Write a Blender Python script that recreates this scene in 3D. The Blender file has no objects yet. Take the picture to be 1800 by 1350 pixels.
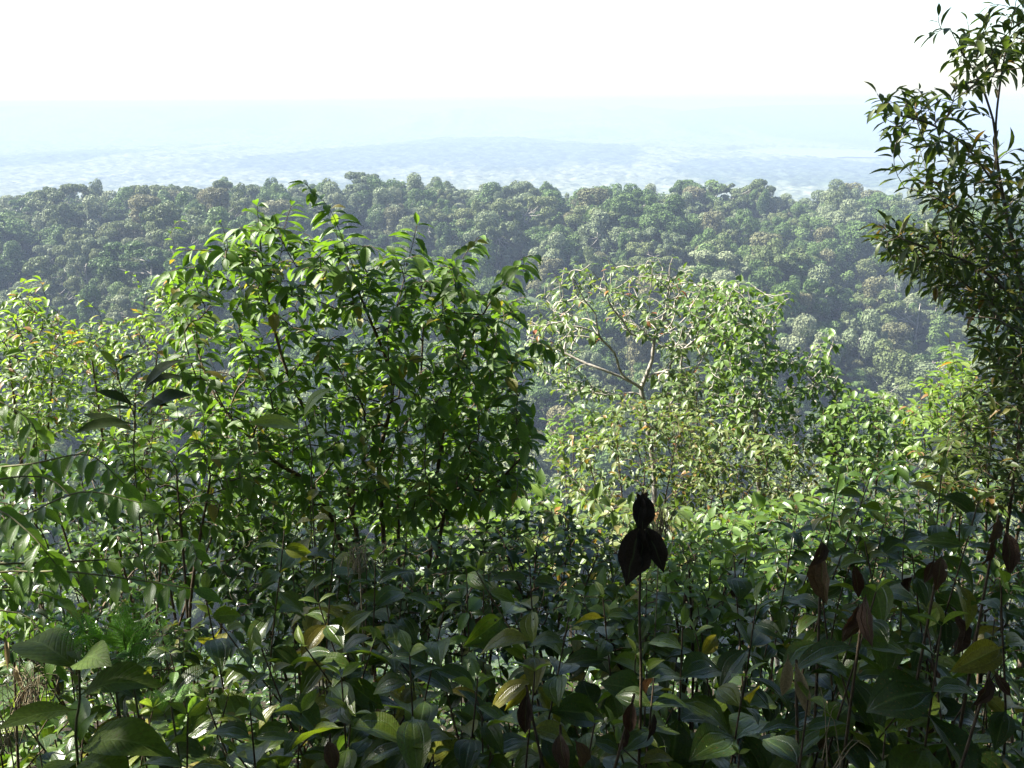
import bpy, math, random
import numpy as np
from mathutils import Vector, Matrix

random.seed(7)
RNG = np.random.default_rng(11)
scene = bpy.context.scene
COL = scene.collection
R = math.radians

# ------------------------------------------------------------------ camera
HFOV = 55.0
PITCH = 15.95                      # degrees below the horizontal
FPX = 900 / math.tan(R(HFOV / 2))
cam_d = bpy.data.cameras.new('camera')
cam_d.sensor_fit = 'HORIZONTAL'
cam_d.angle = R(HFOV)
cam_d.clip_start = 0.05
cam_d.clip_end = 200000
cam = bpy.data.objects.new('camera', cam_d)
COL.objects.link(cam)
cam.location = (0, 0, 0)
cam.rotation_euler = (R(90 - PITCH), 0, 0)
scene.camera = cam

# ------------------------------------------------------------------ sky and sun
TO_SUN = Vector((-0.70, 0.12, 0.70)).normalized()
SUN_EL = math.asin(TO_SUN.z)
world = bpy.data.worlds.new('World')
scene.world = world
world.use_nodes = True
wn = world.node_tree.nodes
wl = world.node_tree.links
sky = wn.new('ShaderNodeTexSky')
sky.sky_type = 'NISHITA'
sky.sun_disc = False
sky.sun_elevation = SUN_EL
sky.sun_rotation = math.atan2(TO_SUN.x, TO_SUN.y)
sky.altitude = 0
sky.air_density = 1.0
sky.dust_density = 1.0
sky.ozone_density = 1.0
bg = wn['Background']
bg.inputs['Strength'].default_value = 0.06
wl.new(sky.outputs['Color'], bg.inputs['Color'])
sun_d = bpy.data.lights.new('sun', 'SUN')
sun_d.energy = 5.0
sun_d.angle = R(0.55)
sun_d.color = (1.0, 0.95, 0.86)
sun = bpy.data.objects.new('sun', sun_d)
COL.objects.link(sun)
sun.rotation_euler = TO_SUN.to_track_quat('Z', 'Y').to_euler()

vs = scene.view_settings
vs.view_transform = 'Standard'
vs.look = 'None'
vs.gamma = 1
vs.exposure = 2.4
vs.use_curve_mapping = False
HAZE_DENSITY = 0.00024
HAZE_COLOR = (0.36, 0.445, 0.60, 1)

cy = scene.cycles
cy.max_bounces = 5
cy.diffuse_bounces = 2
cy.glossy_bounces = 2
cy.transmission_bounces = 3
cy.volume_bounces = 0
cy.transparent_max_bounces = 8
cy.use_denoising = True
cy.denoiser = 'OPENIMAGEDENOISE'
cy.denoising_prefilter = 'ACCURATE'
cy.sample_clamp_indirect = 6.0

# ------------------------------------------------------------------ helpers
CP, SP = math.cos(R(PITCH)), math.sin(R(PITCH))


def P(px, py, d):
    """point seen at photo pixel (px, py), d metres ahead of the camera"""
    u, v = (px - 900) / FPX, (675 - py) / FPX
    y = CP + v * SP
    z = -SP + v * CP
    t = d / y
    return np.array((u * t, d, z * t))


def project(p):
    p = np.asarray(p, float)
    f = p[..., 1] * CP - p[..., 2] * SP
    up = p[..., 1] * SP + p[..., 2] * CP
    f = np.where(np.abs(f) < 1e-6, 1e-6, f)
    return 900 + FPX * p[..., 0] / f, 675 - FPX * up / f, f


def unit(v):
    v = np.asarray(v, float)
    return v / (np.linalg.norm(v) + 1e-12)


def in_poly(px, py, poly):
    inside = np.zeros(np.shape(px), bool)
    n = len(poly)
    j = n - 1
    for i in range(n):
        xi, yi = poly[i]
        xj, yj = poly[j]
        c = ((yi > py) != (yj > py)) & (px < (xj - xi) * (py - yi) / ((yj - yi) or 1e-9) + xi)
        inside ^= c
        j = i
    return inside


def np_mesh(name, verts, faces, mat, uvs=None, tint=None, smooth=True):
    """verts (N,3); faces: (M,k) array or list of such arrays; uvs per vertex; tint per vertex"""
    if isinstance(faces, np.ndarray):
        faces = [faces]
    me = bpy.data.meshes.new(name)
    verts = np.asarray(verts, np.float32)
    me.vertices.add(len(verts))
    me.vertices.foreach_set('co', verts.ravel())
    loops = np.concatenate([f.ravel() for f in faces]).astype(np.int32)
    tot = np.concatenate([np.full(len(f), f.shape[1], np.int32) for f in faces])
    start = np.concatenate(([0], np.cumsum(tot)[:-1])).astype(np.int32)
    me.loops.add(len(loops))
    me.loops.foreach_set('vertex_index', loops)
    me.polygons.add(len(tot))
    me.polygons.foreach_set('loop_start', start)
    me.polygons.foreach_set('loop_total', tot)
    me.polygons.foreach_set('use_smooth', np.full(len(tot), smooth))
    if uvs is not None:
        uvl = me.uv_layers.new(name='UVMap')
        uvl.data.foreach_set('uv', np.asarray(uvs, np.float32)[loops].ravel())
    if tint is not None:
        at = me.attributes.new('tint', 'FLOAT', 'POINT')
        at.data.foreach_set('value', np.asarray(tint, np.float32))
    me.materials.append(mat)
    me.update(calc_edges=True)
    return me


def link(name, data, parent=None, matrix=None):
    o = bpy.data.objects.new(name, data)
    COL.objects.link(o)
    if parent is not None:
        o.parent = parent
    if matrix is not None:
        o.matrix_local = matrix
    return o


def tag(o, label, cat, group=None, kind=None):
    o['label'] = label
    if cat:
        o['category'] = cat
    if group:
        o['group'] = group
    if kind:
        o['kind'] = kind
    return o


def thing(name, loc, label, cat, group=None):
    o = bpy.data.objects.new(name, None)
    COL.objects.link(o)
    o.location = tuple(float(c) for c in loc)
    o.empty_display_size = 0.1
    return tag(o, label, cat, group)


# ------------------------------------------------------------------ materials
def new_mat(name):
    m = bpy.data.materials.new(name)
    m.use_nodes = True
    nt = m.node_tree
    nt.nodes.clear()
    out = nt.nodes.new('ShaderNodeOutputMaterial')
    return m, nt, out


def ramp(nt, stops):
    r = nt.nodes.new('ShaderNodeValToRGB')
    els = r.color_ramp.elements
    while len(els) < len(stops):
        els.new(0.5)
    for e, (p, c) in zip(els, stops):
        e.position = p
        e.color = (*c, 1)
    return r


def math_node(nt, op, a, b=None):
    n = nt.nodes.new('ShaderNodeMath')
    n.operation = op
    for i, v in enumerate((a, b)):
        if v is None:
            continue
        if isinstance(v, (int, float)):
            n.inputs[i].default_value = v
        else:
            nt.links.new(v, n.inputs[i])
    return n.outputs[0]


def leaf_mat(name, stops, trans=0.35, rough=0.4, trans_gain=(1.5, 1.6, 0.6), vein=None, spots=0.0, under=0.75, spec=0.5, bump=0.5, holes=False):
    """green leaf: glossy upper side, paler under side, light passing through"""
    m, nt, out = new_mat(name)
    N, L = nt.nodes, nt.links
    oi = N.new('ShaderNodeObjectInfo')
    at = N.new('ShaderNodeAttribute')
    at.attribute_name = 'tint'
    t = math_node(nt, 'FRACT', math_node(nt, 'ADD', oi.outputs['Random'], at.outputs['Fac']))
    rp = ramp(nt, stops)
    L.new(t, rp.inputs[0])
    col = rp.outputs[0]
    tc = N.new('ShaderNodeTexCoord')
    # blotches with their own shape
    no = N.new('ShaderNodeTexNoise')
    no.noise_dimensions = '4D'
    no.inputs['Scale'].default_value = 28
    no.inputs['Detail'].default_value = 1
    L.new(tc.outputs['Object'], no.inputs['Vector'])
    L.new(math_node(nt, 'MULTIPLY', t, 40.0), no.inputs['W'])
    mr = N.new('ShaderNodeMapRange')
    mr.inputs[1].default_value = 0.3
    mr.inputs[2].default_value = 0.7
    mr.inputs[3].default_value = 0.78
    mr.inputs[4].default_value = 1.22
    L.new(no.outputs['Fac'], mr.inputs[0])
    mx = N.new('ShaderNodeMix')
    mx.data_type = 'RGBA'
    mx.blend_type = 'MULTIPLY'
    mx.inputs[0].default_value = 1
    L.new(col, mx.inputs[6])
    cmb = N.new('ShaderNodeCombineXYZ')
    for i in range(3):
        L.new(mr.outputs[0], cmb.inputs[i])
    L.new(cmb.outputs[0], mx.inputs[7])
    col = mx.outputs[2]
    if spots > 0:
        n2 = N.new('ShaderNodeTexNoise')
        n2.noise_dimensions = '4D'
        n2.inputs['Scale'].default_value = 45
        n2.inputs['Detail'].default_value = 1
        L.new(tc.outputs['Object'], n2.inputs['Vector'])
        L.new(math_node(nt, 'MULTIPLY', t, 71.0), n2.inputs['W'])
        thr = math_node(nt, 'GREATER_THAN', n2.outputs['Fac'], 0.72 - 0.06 * spots)
        mx2 = N.new('ShaderNodeMix')
        mx2.data_type = 'RGBA'
        L.new(thr, mx2.inputs[0])
        L.new(col, mx2.inputs[6])
        mx2.inputs[7].default_value = (0.10, 0.065, 0.015, 1)
        col = mx2.outputs[2]
    nrm = None
    if vein:
        sep = N.new('ShaderNodeSeparateXYZ')
        L.new(tc.outputs['UV'], sep.inputs[0])
        u, v = sep.outputs[0], sep.outputs[1]      # u across (0..1, midrib .5), v along
        a = math_node(nt, 'ABSOLUTE', math_node(nt, 'SUBTRACT', u, 0.5))
        mid = math_node(nt, 'SMOOTH_MIN', math_node(nt, 'MULTIPLY', a, 22.0), 1.0)
        if vein == 'arched':
            s = math_node(nt, 'ABSOLUTE', math_node(nt, 'SUBTRACT', a, 0.26))
            side = math_node(nt, 'MINIMUM', math_node(nt, 'MULTIPLY', s, 26.0), 1.0)
            lad = math_node(nt, 'SINE', math_node(nt, 'MULTIPLY', math_node(nt, 'ADD', v, math_node(nt, 'MULTIPLY', a, 0.25)), 150.0))
            h = math_node(nt, 'ADD', math_node(nt, 'MINIMUM', mid, side), math_node(nt, 'MULTIPLY', lad, 0.10))
        else:
            lad = math_node(nt, 'SINE', math_node(nt, 'MULTIPLY', math_node(nt, 'SUBTRACT', v, math_node(nt, 'MULTIPLY', a, 0.55)), 62.0))
            lad = math_node(nt, 'MINIMUM', math_node(nt, 'ADD', math_node(nt, 'MULTIPLY', lad, 2.0), 1.6), 1.0)
            h = math_node(nt, 'MINIMUM', mid, math_node(nt, 'ADD', 0.55, math_node(nt, 'MULTIPLY', lad, 0.4)))
        bp = N.new('ShaderNodeBump')
        bp.inputs['Strength'].default_value = bump
        bp.inputs['Distance'].default_value = 0.0022
        L.new(h, bp.inputs['Height'])
        nrm = bp.outputs[0]
        # the veins are paler than the blade
        mx3 = N.new('ShaderNodeMix')
        mx3.data_type = 'RGBA'
        mx3.blend_type = 'MIX'
        inv = math_node(nt, 'MULTIPLY', math_node(nt, 'SUBTRACT', 1.0, mid), 0.35)
        L.new(math_node(nt, 'MAXIMUM', inv, 0.0), mx3.inputs[0])
        L.new(col, mx3.inputs[6])
        mx3.inputs[7].default_value = (0.14, 0.20, 0.07, 1)
        col = mx3.outputs[2]
    geo = N.new('ShaderNodeNewGeometry')
    mb = N.new('ShaderNodeMix')
    mb.data_type = 'RGBA'
    L.new(math_node(nt, 'MULTIPLY', geo.outputs['Backfacing'], under), mb.inputs[0])
    L.new(col, mb.inputs[6])
    hs = N.new('ShaderNodeHueSaturation')
    hs.inputs['Saturation'].default_value = 0.75
    hs.inputs['Value'].default_value = 1.35
    L.new(col, hs.inputs['Color'])
    L.new(hs.outputs[0], mb.inputs[7])
    pr = N.new('ShaderNodeBsdfPrincipled')
    L.new(mb.outputs[2], pr.inputs['Base Color'])
    L.new(math_node(nt, 'ADD', rough, math_node(nt, 'MULTIPLY', geo.outputs['Backfacing'], 0.25)), pr.inputs['Roughness'])
    pr.inputs['Specular IOR Level'].default_value = spec
    tr = N.new('ShaderNodeBsdfTranslucent')
    mg = N.new('ShaderNodeMix')
    mg.data_type = 'RGBA'
    mg.blend_type = 'MULTIPLY'
    mg.inputs[0].default_value = 1
    L.new(col, mg.inputs[6])
    mg.inputs[7].default_value = (*trans_gain, 1)
    L.new(mg.outputs[2], tr.inputs['Color'])
    ms = N.new('ShaderNodeMixShader')
    ms.inputs[0].default_value = trans
    L.new(pr.outputs[0], ms.inputs[1])
    L.new(tr.outputs[0], ms.inputs[2])
    if nrm:
        L.new(nrm, pr.inputs['Normal'])
        L.new(nrm, tr.inputs['Normal'])
    if holes:                                   # insect bites
        n3 = N.new('ShaderNodeTexNoise')
        n3.noise_dimensions = '4D'
        n3.inputs['Scale'].default_value = 9 if holes is True else holes
        n3.inputs['Detail'].default_value = 1
        L.new(tc.outputs['Object'], n3.inputs['Vector'])
        L.new(math_node(nt, 'MULTIPLY', t, 93.0), n3.inputs['W'])
        tp = N.new('ShaderNodeBsdfTransparent')
        mh = N.new('ShaderNodeMixShader')
        L.new(math_node(nt, 'GREATER_THAN', n3.outputs['Fac'], 0.73), mh.inputs[0])
        L.new(ms.outputs[0], mh.inputs[1])
        L.new(tp.outputs[0], mh.inputs[2])
        ms = mh
    L.new(ms.outputs[0], out.inputs['Surface'])
    return m


def bark_mat(name, c0, c1, scale=30):
    m, nt, out = new_mat(name)
    N, L = nt.nodes, nt.links
    tc = N.new('ShaderNodeTexCoord')
    no = N.new('ShaderNodeTexNoise')
    no.inputs['Scale'].default_value = scale
    no.inputs['Detail'].default_value = 5
    L.new(tc.outputs['Object'], no.inputs['Vector'])
    rp = ramp(nt, [(0.35, c0), (0.65, c1)])
    L.new(no.outputs['Fac'], rp.inputs[0])
    pr = N.new('ShaderNodeBsdfPrincipled')
    pr.inputs['Roughness'].default_value = 0.85
    L.new(rp.outputs[0], pr.inputs['Base Color'])
    bp = N.new('ShaderNodeBump')
    bp.inputs['Strength'].default_value = 0.5
    bp.inputs['Distance'].default_value = 0.01
    L.new(no.outputs['Fac'], bp.inputs['Height'])
    L.new(bp.outputs[0], pr.inputs['Normal'])
    L.new(pr.outputs[0], out.inputs['Surface'])
    return m


M = {}
M['shrub'] = leaf_mat('leaf_shrub', [(0, (0.052, 0.098, 0.016)), (0.6, (0.078, 0.142, 0.024)), (0.93, (0.105, 0.175, 0.035)), (0.98, (0.15, 0.13, 0.03))], 0.42, 0.46, vein='pinnate', bump=0.25, spec=0.36, trans_gain=(1.8, 1.9, 0.6))
M['light'] = leaf_mat('leaf_light', [(0, (0.075, 0.13, 0.022)), (0.7, (0.115, 0.18, 0.030)), (0.93, (0.15, 0.21, 0.045)), (0.97, (0.17, 0.09, 0.03))], 0.44, 0.46, spec=0.4, trans_gain=(1.9, 2.0, 0.6))
M['olive'] = leaf_mat('leaf_olive', [(0, (0.065, 0.100, 0.032)), (0.72, (0.10, 0.150, 0.046)), (0.95, (0.17, 0.20, 0.085)), (0.985, (0.20, 0.07, 0.03))], 0.34, 0.42, spec=0.45)
M['rust'] = leaf_mat('leaf_rust', [(0, (0.06, 0.095, 0.026)), (0.6, (0.095, 0.140, 0.038)), (0.92, (0.14, 0.155, 0.05)), (0.98, (0.20, 0.11, 0.03))], 0.36, 0.45, spec=0.42)
M['vine'] = leaf_mat('leaf_vine', [(0, (0.055, 0.10, 0.022)), (0.7, (0.09, 0.150, 0.030)), (1, (0.14, 0.21, 0.04))], 0.37, 0.44, spec=0.42)
M['bright'] = leaf_mat('leaf_bright', [(0, (0.075, 0.140, 0.025)), (1, (0.125, 0.20, 0.035))], 0.42, 0.40)
M['silhouette'] = leaf_mat('leaf_silhouette', [(0, (0.022, 0.038, 0.010)), (1, (0.038, 0.058, 0.014))], 0.32, 0.55, spec=0.15, under=0.3)  # shade put into the leaf colour, darkened to read as silhouettes
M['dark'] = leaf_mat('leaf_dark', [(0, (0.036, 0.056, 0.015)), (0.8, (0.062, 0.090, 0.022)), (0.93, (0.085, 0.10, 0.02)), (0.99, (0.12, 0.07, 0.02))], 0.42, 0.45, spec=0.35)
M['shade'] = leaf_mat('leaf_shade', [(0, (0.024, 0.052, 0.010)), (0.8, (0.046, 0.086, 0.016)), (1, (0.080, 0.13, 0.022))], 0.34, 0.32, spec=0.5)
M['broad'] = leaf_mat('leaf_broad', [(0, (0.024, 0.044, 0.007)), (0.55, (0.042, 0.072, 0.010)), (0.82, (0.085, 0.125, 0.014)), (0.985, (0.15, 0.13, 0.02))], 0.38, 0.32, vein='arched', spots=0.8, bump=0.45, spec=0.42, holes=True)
M['young'] = leaf_mat('leaf_young', [(0, (0.10, 0.15, 0.025)), (1, (0.15, 0.19, 0.035))], 0.45, 0.40, vein='arched')
M['yellowing'] = leaf_mat('leaf_yellowing', [(0, (0.13, 0.13, 0.02)), (1, (0.17, 0.16, 0.03))], 0.42, 0.45, vein='arched', spots=1.0)
M['leathery'] = leaf_mat('leaf_leathery', [(0, (0.060, 0.095, 0.016)), (1, (0.085, 0.125, 0.020))], 0.45, 0.5, vein='pinnate', spots=0.3, spec=0.15, holes=7)
M['pinnate'] = leaf_mat('leaf_pinnate', [(0, (0.065, 0.125, 0.022)), (0.8, (0.095, 0.165, 0.030)), (1, (0.13, 0.20, 0.04))], 0.42, 0.36, vein='pinnate', bump=0.35, spec=0.4)
M['fern'] = leaf_mat('leaf_fern', [(0, (0.08, 0.19, 0.025)), (1, (0.11, 0.23, 0.035))], 0.42, 0.5, spec=0.3)
M['dead'] = leaf_mat('leaf_dead', [(0, (0.026, 0.018, 0.012)), (0.5, (0.050, 0.028, 0.016)), (0.8, (0.075, 0.048, 0.024)), (1, (0.10, 0.075, 0.04))], 0.18, 0.65, holes=6, trans_gain=(1.3, 0.9, 0.6), vein='arched', spec=0.3, bump=0.8)
M['withered'] = leaf_mat('leaf_withered', [(0, (0.020, 0.015, 0.011)), (1, (0.038, 0.027, 0.019))], 0.12, 0.7, trans_gain=(1, 1, 1), vein='arched', spec=0.25)
M['tan'] = leaf_mat('leaf_tan', [(0, (0.20, 0.16, 0.09)), (1, (0.28, 0.22, 0.13))], 0.2, 0.7, trans_gain=(1.1, 1, 0.8), spec=0.3)
M['bark_pale'] = bark_mat('bark_pale', (0.15, 0.14, 0.115), (0.33, 0.30, 0.25), 22)
M['bark'] = bark_mat('bark_brown', (0.055, 0.042, 0.028), (0.12, 0.095, 0.065), 40)
M['stem'] = bark_mat('stem_brown', (0.045, 0.030, 0.016), (0.09, 0.060, 0.030), 60)
M['stem_green'] = bark_mat('stem_green', (0.06, 0.07, 0.025), (0.10, 0.085, 0.03), 60)
M['grass'] = bark_mat('dry_grass_blades', (0.12, 0.095, 0.05), (0.21, 0.17, 0.10), 20)


def crown_mat(name, c0, c1, c2):
    m, nt, out = new_mat(name)
    N, L = nt.nodes, nt.links
    oi = N.new('ShaderNodeObjectInfo')
    tc = N.new('ShaderNodeTexCoord')
    no = N.new('ShaderNodeTexNoise')
    no.inputs['Scale'].default_value = 0.55
    no.inputs['Detail'].default_value = 4
    L.new(tc.outputs['Object'], no.inputs['Vector'])
    f = math_node(nt, 'ADD', math_node(nt, 'MULTIPLY', oi.outputs['Random'], 0.62), math_node(nt, 'MULTIPLY', no.outputs['Fac'], 0.40))
    rp = ramp(nt, [(0.12, c0), (0.55, c1), (0.95, c2)])
    L.new(f, rp.inputs[0])
    pr = N.new('ShaderNodeBsdfPrincipled')
    pr.inputs['Roughness'].default_value = 0.5
    pr.inputs['Specular IOR Level'].default_value = 0.12
    L.new(rp.outputs[0], pr.inputs['Base Color'])
    tr = N.new('ShaderNodeBsdfTranslucent')
    L.new(rp.outputs[0], tr.inputs['Color'])
    ms = N.new('ShaderNodeMixShader')
    ms.inputs[0].default_value = 0.25
    L.new(pr.outputs[0], ms.inputs[1])
    L.new(tr.outputs[0], ms.inputs[2])
    L.new(ms.outputs[0], out.inputs['Surface'])
    return m


CROWN = [crown_mat('crown_green', (0.058, 0.098, 0.026), (0.092, 0.145, 0.042), (0.130, 0.185, 0.058)),
         crown_mat('crown_olive', (0.072, 0.098, 0.034), (0.115, 0.145, 0.054), (0.155, 0.175, 0.070)),
         crown_mat('crown_pale', (0.11, 0.145, 0.070), (0.160, 0.195, 0.100), (0.21, 0.23, 0.13)),
         crown_mat('crown_russet', (0.105, 0.115, 0.052), (0.145, 0.145, 0.070), (0.185, 0.170, 0.088))]


def ground_mat():
    m, nt, out = new_mat('ground_cover')
    N, L = nt.nodes, nt.links
    tc = N.new('ShaderNodeTexCoord')
    sep = N.new('ShaderNodeSeparateXYZ')
    L.new(tc.outputs['Object'], sep.inputs[0])
    near = N.new('ShaderNodeTexNoise')
    near.inputs['Scale'].default_value = 14
    near.inputs['Detail'].default_value = 6
    L.new(tc.outputs['Object'], near.inputs['Vector'])
    r1 = ramp(nt, [(0.3, (0.012, 0.009, 0.005)), (0.55, (0.030, 0.022, 0.012)), (0.75, (0.028, 0.034, 0.012))])
    L.new(near.outputs['Fac'], r1.inputs[0])
    far = N.new('ShaderNodeTexNoise')
    far.inputs['Scale'].default_value = 0.02
    far.inputs['Detail'].default_value = 9
    far.inputs['Roughness'].default_value = 0.7
    L.new(tc.outputs['Object'], far.inputs['Vector'])
    r2 = ramp(nt, [(0.38, (0.015, 0.028, 0.014)), (0.5, (0.038, 0.058, 0.028)), (0.64, (0.085, 0.11, 0.055))])
    L.new(far.outputs['Fac'], r2.inputs[0])
    r4 = ramp(nt, [(0.38, (0.035, 0.050, 0.026)), (0.5, (0.095, 0.11, 0.060)), (0.66, (0.18, 0.19, 0.12))])   # open country: trees, fields, clearings
    L.new(far.outputs['Fac'], r4.inputs[0])
    at = N.new('ShaderNodeAttribute')
    at.attribute_name = 'tint'
    mc = N.new('ShaderNodeMix')
    mc.data_type = 'RGBA'
    L.new(at.outputs['Fac'], mc.inputs[0])
    L.new(r4.outputs[0], mc.inputs[6])
    L.new(r2.outputs[0], mc.inputs[7])
    f = N.new('ShaderNodeMapRange')
    f.inputs[1].default_value = 20
    f.inputs[2].default_value = 60
    L.new(sep.outputs[1], f.inputs[0])
    mx = N.new('ShaderNodeMix')
    mx.data_type = 'RGBA'
    L.new(f.outputs[0], mx.inputs[0])
    L.new(r1.outputs[0], mx.inputs[6])
    L.new(mc.outputs[2], mx.inputs[7])
    pr = N.new('ShaderNodeBsdfPrincipled')
    pr.inputs['Roughness'].default_value = 0.95
    pr.inputs['Specular IOR Level'].default_value = 0.15
    L.new(mx.outputs[2], pr.inputs['Base Color'])
    bp = N.new('ShaderNodeBump')
    bp.inputs['Strength'].default_value = 0.6
    bp.inputs['Distance'].default_value = 0.03
    L.new(near.outputs['Fac'], bp.inputs['Height'])
    L.new(bp.outputs[0], pr.inputs['Normal'])
    L.new(pr.outputs[0], out.inputs['Surface'])
    return m


def water_mat():
    m, nt, out = new_mat('lake_water')
    N, L = nt.nodes, nt.links
    no = N.new('ShaderNodeTexNoise')
    no.inputs['Scale'].default_value = 0.2
    bp = N.new('ShaderNodeBump')
    bp.inputs['Strength'].default_value = 0.15
    L.new(no.outputs['Fac'], bp.inputs['Height'])
    pr = N.new('ShaderNodeBsdfPrincipled')
    pr.inputs['Base Color'].default_value = (0.12, 0.15, 0.14, 1)
    pr.inputs['Roughness'].default_value = 0.12
    L.new(bp.outputs[0], pr.inputs['Normal'])
    L.new(pr.outputs[0], out.inputs['Surface'])
    return m


M['ground'] = ground_mat()
M['water'] = water_mat()

# ------------------------------------------------------------------ terrain
PLAIN = -250.0


def vnoise(x, y, seed=0):
    """smooth value noise in numpy"""
    xi, yi = np.floor(x).astype(np.int64), np.floor(y).astype(np.int64)
    xf, yf = x - xi, y - yi

    def h(a, b):
        n = (a * 374761393 + b * 668265263 + seed * 974711) & 0x7fffffff
        n = ((n ^ (n >> 13)) * 1274126177) & 0x7fffffff
        return ((n ^ (n >> 16)) & 0xffff) / 65535.0
    u, v = xf * xf * (3 - 2 * xf), yf * yf * (3 - 2 * yf)
    a = h(xi, yi) * (1 - u) + h(xi + 1, yi) * u
    b = h(xi, yi + 1) * (1 - u) + h(xi + 1, yi + 1) * u
    return (a * (1 - v) + b * v) * 2 - 1


# far hills: photo column range, row of the crest, distance, depth
HILLS = [(540, 1200, 249, 5400, 520), (700, 1000, 240, 6500, 450), (-150, 350, 207, 9500, 900), (300, 500, 224, 8600, 600),
         (690, 870, 201, 9800, 700), (850, 1580, 204, 9500, 1000), (1400, 2200, 198, 10600, 900), (0, 500, 268, 4700, 350),
         (-300, 330, 187, 10500, 1000), (250, 560, 185, 11500, 1000), (430, 760, 182, 12000, 1000), (700, 1000, 186, 11000, 1000), (940, 1250, 183, 12000, 1000), (1150, 1600, 188, 10500, 1000), (1350, 1700, 185, 11500, 1000), (1550, 2300, 183, 12000, 1000)]
LAKES = [(1290, 1575, 256, 276), (955, 1085, 256.5, 263), (1140, 1215, 253, 259), (345, 400, 250, 262)]  # last entry is a pale clearing, given the water surface too


# dark forested hills on the plain: photo columns, upper and lower row
COVER = [(545, 1200, 249, 299), (-80, 350, 207, 239), (690, 880, 202, 216), (850, 1600, 204, 251), (410, 780, 266, 303), (1130, 1800, 279, 335), (-80, 240, 262, 300),
         (330, 520, 222, 236), (-100, 420, 186, 197), (430, 700, 181, 194), (720, 1060, 186, 196), (1000, 1900, 185, 199)]


def lake_frame(l):
    x0, x1, y0, y1 = l
    pts = []
    for px, py in ((x0, y1), (x1, y1), (x0, y0), (x1, y0)):
        q = P(px, py, 1000)
        pts.append(q * (PLAIN / q[2]))
    pts = np.array(pts)
    c = pts.mean(0)
    return c[0], c[1], (pts[1, 0] - pts[0, 0]) / 2 * 1.08, (pts[2, 1] - pts[0, 1]) / 2


LF = [lake_frame(l) for l in LAKES]
CF = [lake_frame(l) for l in COVER]


def cover(x, y):
    c = np.zeros(np.shape(x))
    for k, (cx, cyy, ax, ay) in enumerate(CF):
        e = np.abs((x - cx) / ax) ** 2.4 + np.abs((y - cyy) / ay) ** 2
        e = e + 0.35 * vnoise(x / (ax * 0.16), y / (ay * 0.6), 50 + k) + 0.2 * vnoise(x / (ax * 0.05), y / (ay * 0.25), 70 + k)
        c = np.maximum(c, np.clip((1.05 - e) * 4, 0, 1))
    c = np.maximum(c, 0.8 * np.clip(vnoise(x / 260, y / 420, 91) + 0.6 * vnoise(x / 90, y / 140, 92) - 0.15, 0, 1))
    return np.where(y > 1400, c, 1.0)



def height(x, y):
    x = np.asarray(x, float)
    y = np.asarray(y, float)
    near = np.where(y < 1.3, -1.55 - 0.05 * (y - 1.3), -1.55 - 0.62 * (y - 1.3))
    near = np.where(y < -1.0, -1.435 + 0.55 * (-1.0 - y), near)
    near = np.minimum(near, 12 + 0 * x)
    near = near + 0.05 * vnoise(x * 1.3, y * 1.3, 3) * np.clip(np.hypot(x, y) - 0.5, 0, 1)
    # the ridge across the valley
    sx = x / 700.0
    xs_ = x + 0.25 * (y - 450)
    spur = 26 * np.exp(-((xs_ + 150) / 55) ** 2) - 20 * np.exp(-((xs_ + 50) / 60) ** 2) + 20 * np.exp(-((xs_ - 110) / 55) ** 2) - 12 * np.exp(-((xs_ - 215) / 50) ** 2) - 10 * np.exp(-((xs_ + 260) / 60) ** 2)
    top = -84 + 6 * vnoise(x / 130, x * 0 + 4.3, 8) - 10 * np.clip((x - 160) / 180, 0, 2) ** 2 - 3 * np.clip((-x - 100) / 150, 0, 2)
    t = np.clip((y - 300 - 18 * vnoise(x / 90, x * 0, 5)) / 340, 0, 1)
    prof = t * t * (3 - 2 * t) * 0.55 + t * 0.45
    ridge = -152 + (top + 152) * prof + spur * np.sin(np.pi * np.clip(t, 0, 1)) + 5 * vnoise(x / 45, y / 45, 2)
    back = np.clip((y - 655) / 900, 0, 1)
    ridge = ridge + (PLAIN - 20 - ridge) * (back * back * (3 - 2 * back))
    blend = 1 / (1 + np.exp(-np.clip((y - 262) / 9, -50, 50)))
    z = near * (1 - blend) + ridge * blend
    z = np.where(y > 1500, PLAIN - 6, z)
    # plain with forest relief
    r = np.hypot(x, y)
    rel = 6 * vnoise(x / 14, y / 22, 21) + 4 * vnoise(x / 31, y / 37, 22) + 6 * vnoise(x / 420, y / 600, 23)
    for (px0, px1, py, d, sd) in HILLS:
        c = (px0 + px1) / 2
        q = P(c, py, d)
        hgt = q[2] - PLAIN
        w = (px1 - px0) / 2 / FPX * d
        ex = np.abs((x - q[0]) / w)
        prof2 = np.exp(-ex ** 2.6 * 1.3) * np.exp(-((y - d) / sd) ** 2)
        rel = rel + hgt * prof2 * (0.84 + 0.18 * vnoise(x / (w * 0.22), y / 1500, 31) + 0.05 * vnoise(x / (w * 0.06), y / 500, 32))
    lim = -PLAIN - 14.0                      # the far hills stay below the eye
    rel = np.where(rel > lim - 40, lim - 40 * np.exp(-(np.maximum(rel, lim - 40) - (lim - 40)) / 40), rel)
    for (cx, cyy, ax, ay) in LF:
        e = ((x - cx) / ax) ** 2 + ((y - cyy) / ay) ** 2
        rel = np.where(e < 1.15, -14, rel)
    return np.where(y > 1500, PLAIN + rel * np.clip((y - 1500) / 800, 0, 1), z)


def gz(x, y):
    return float(height(np.array([x]), np.array([y]))[0])


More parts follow.
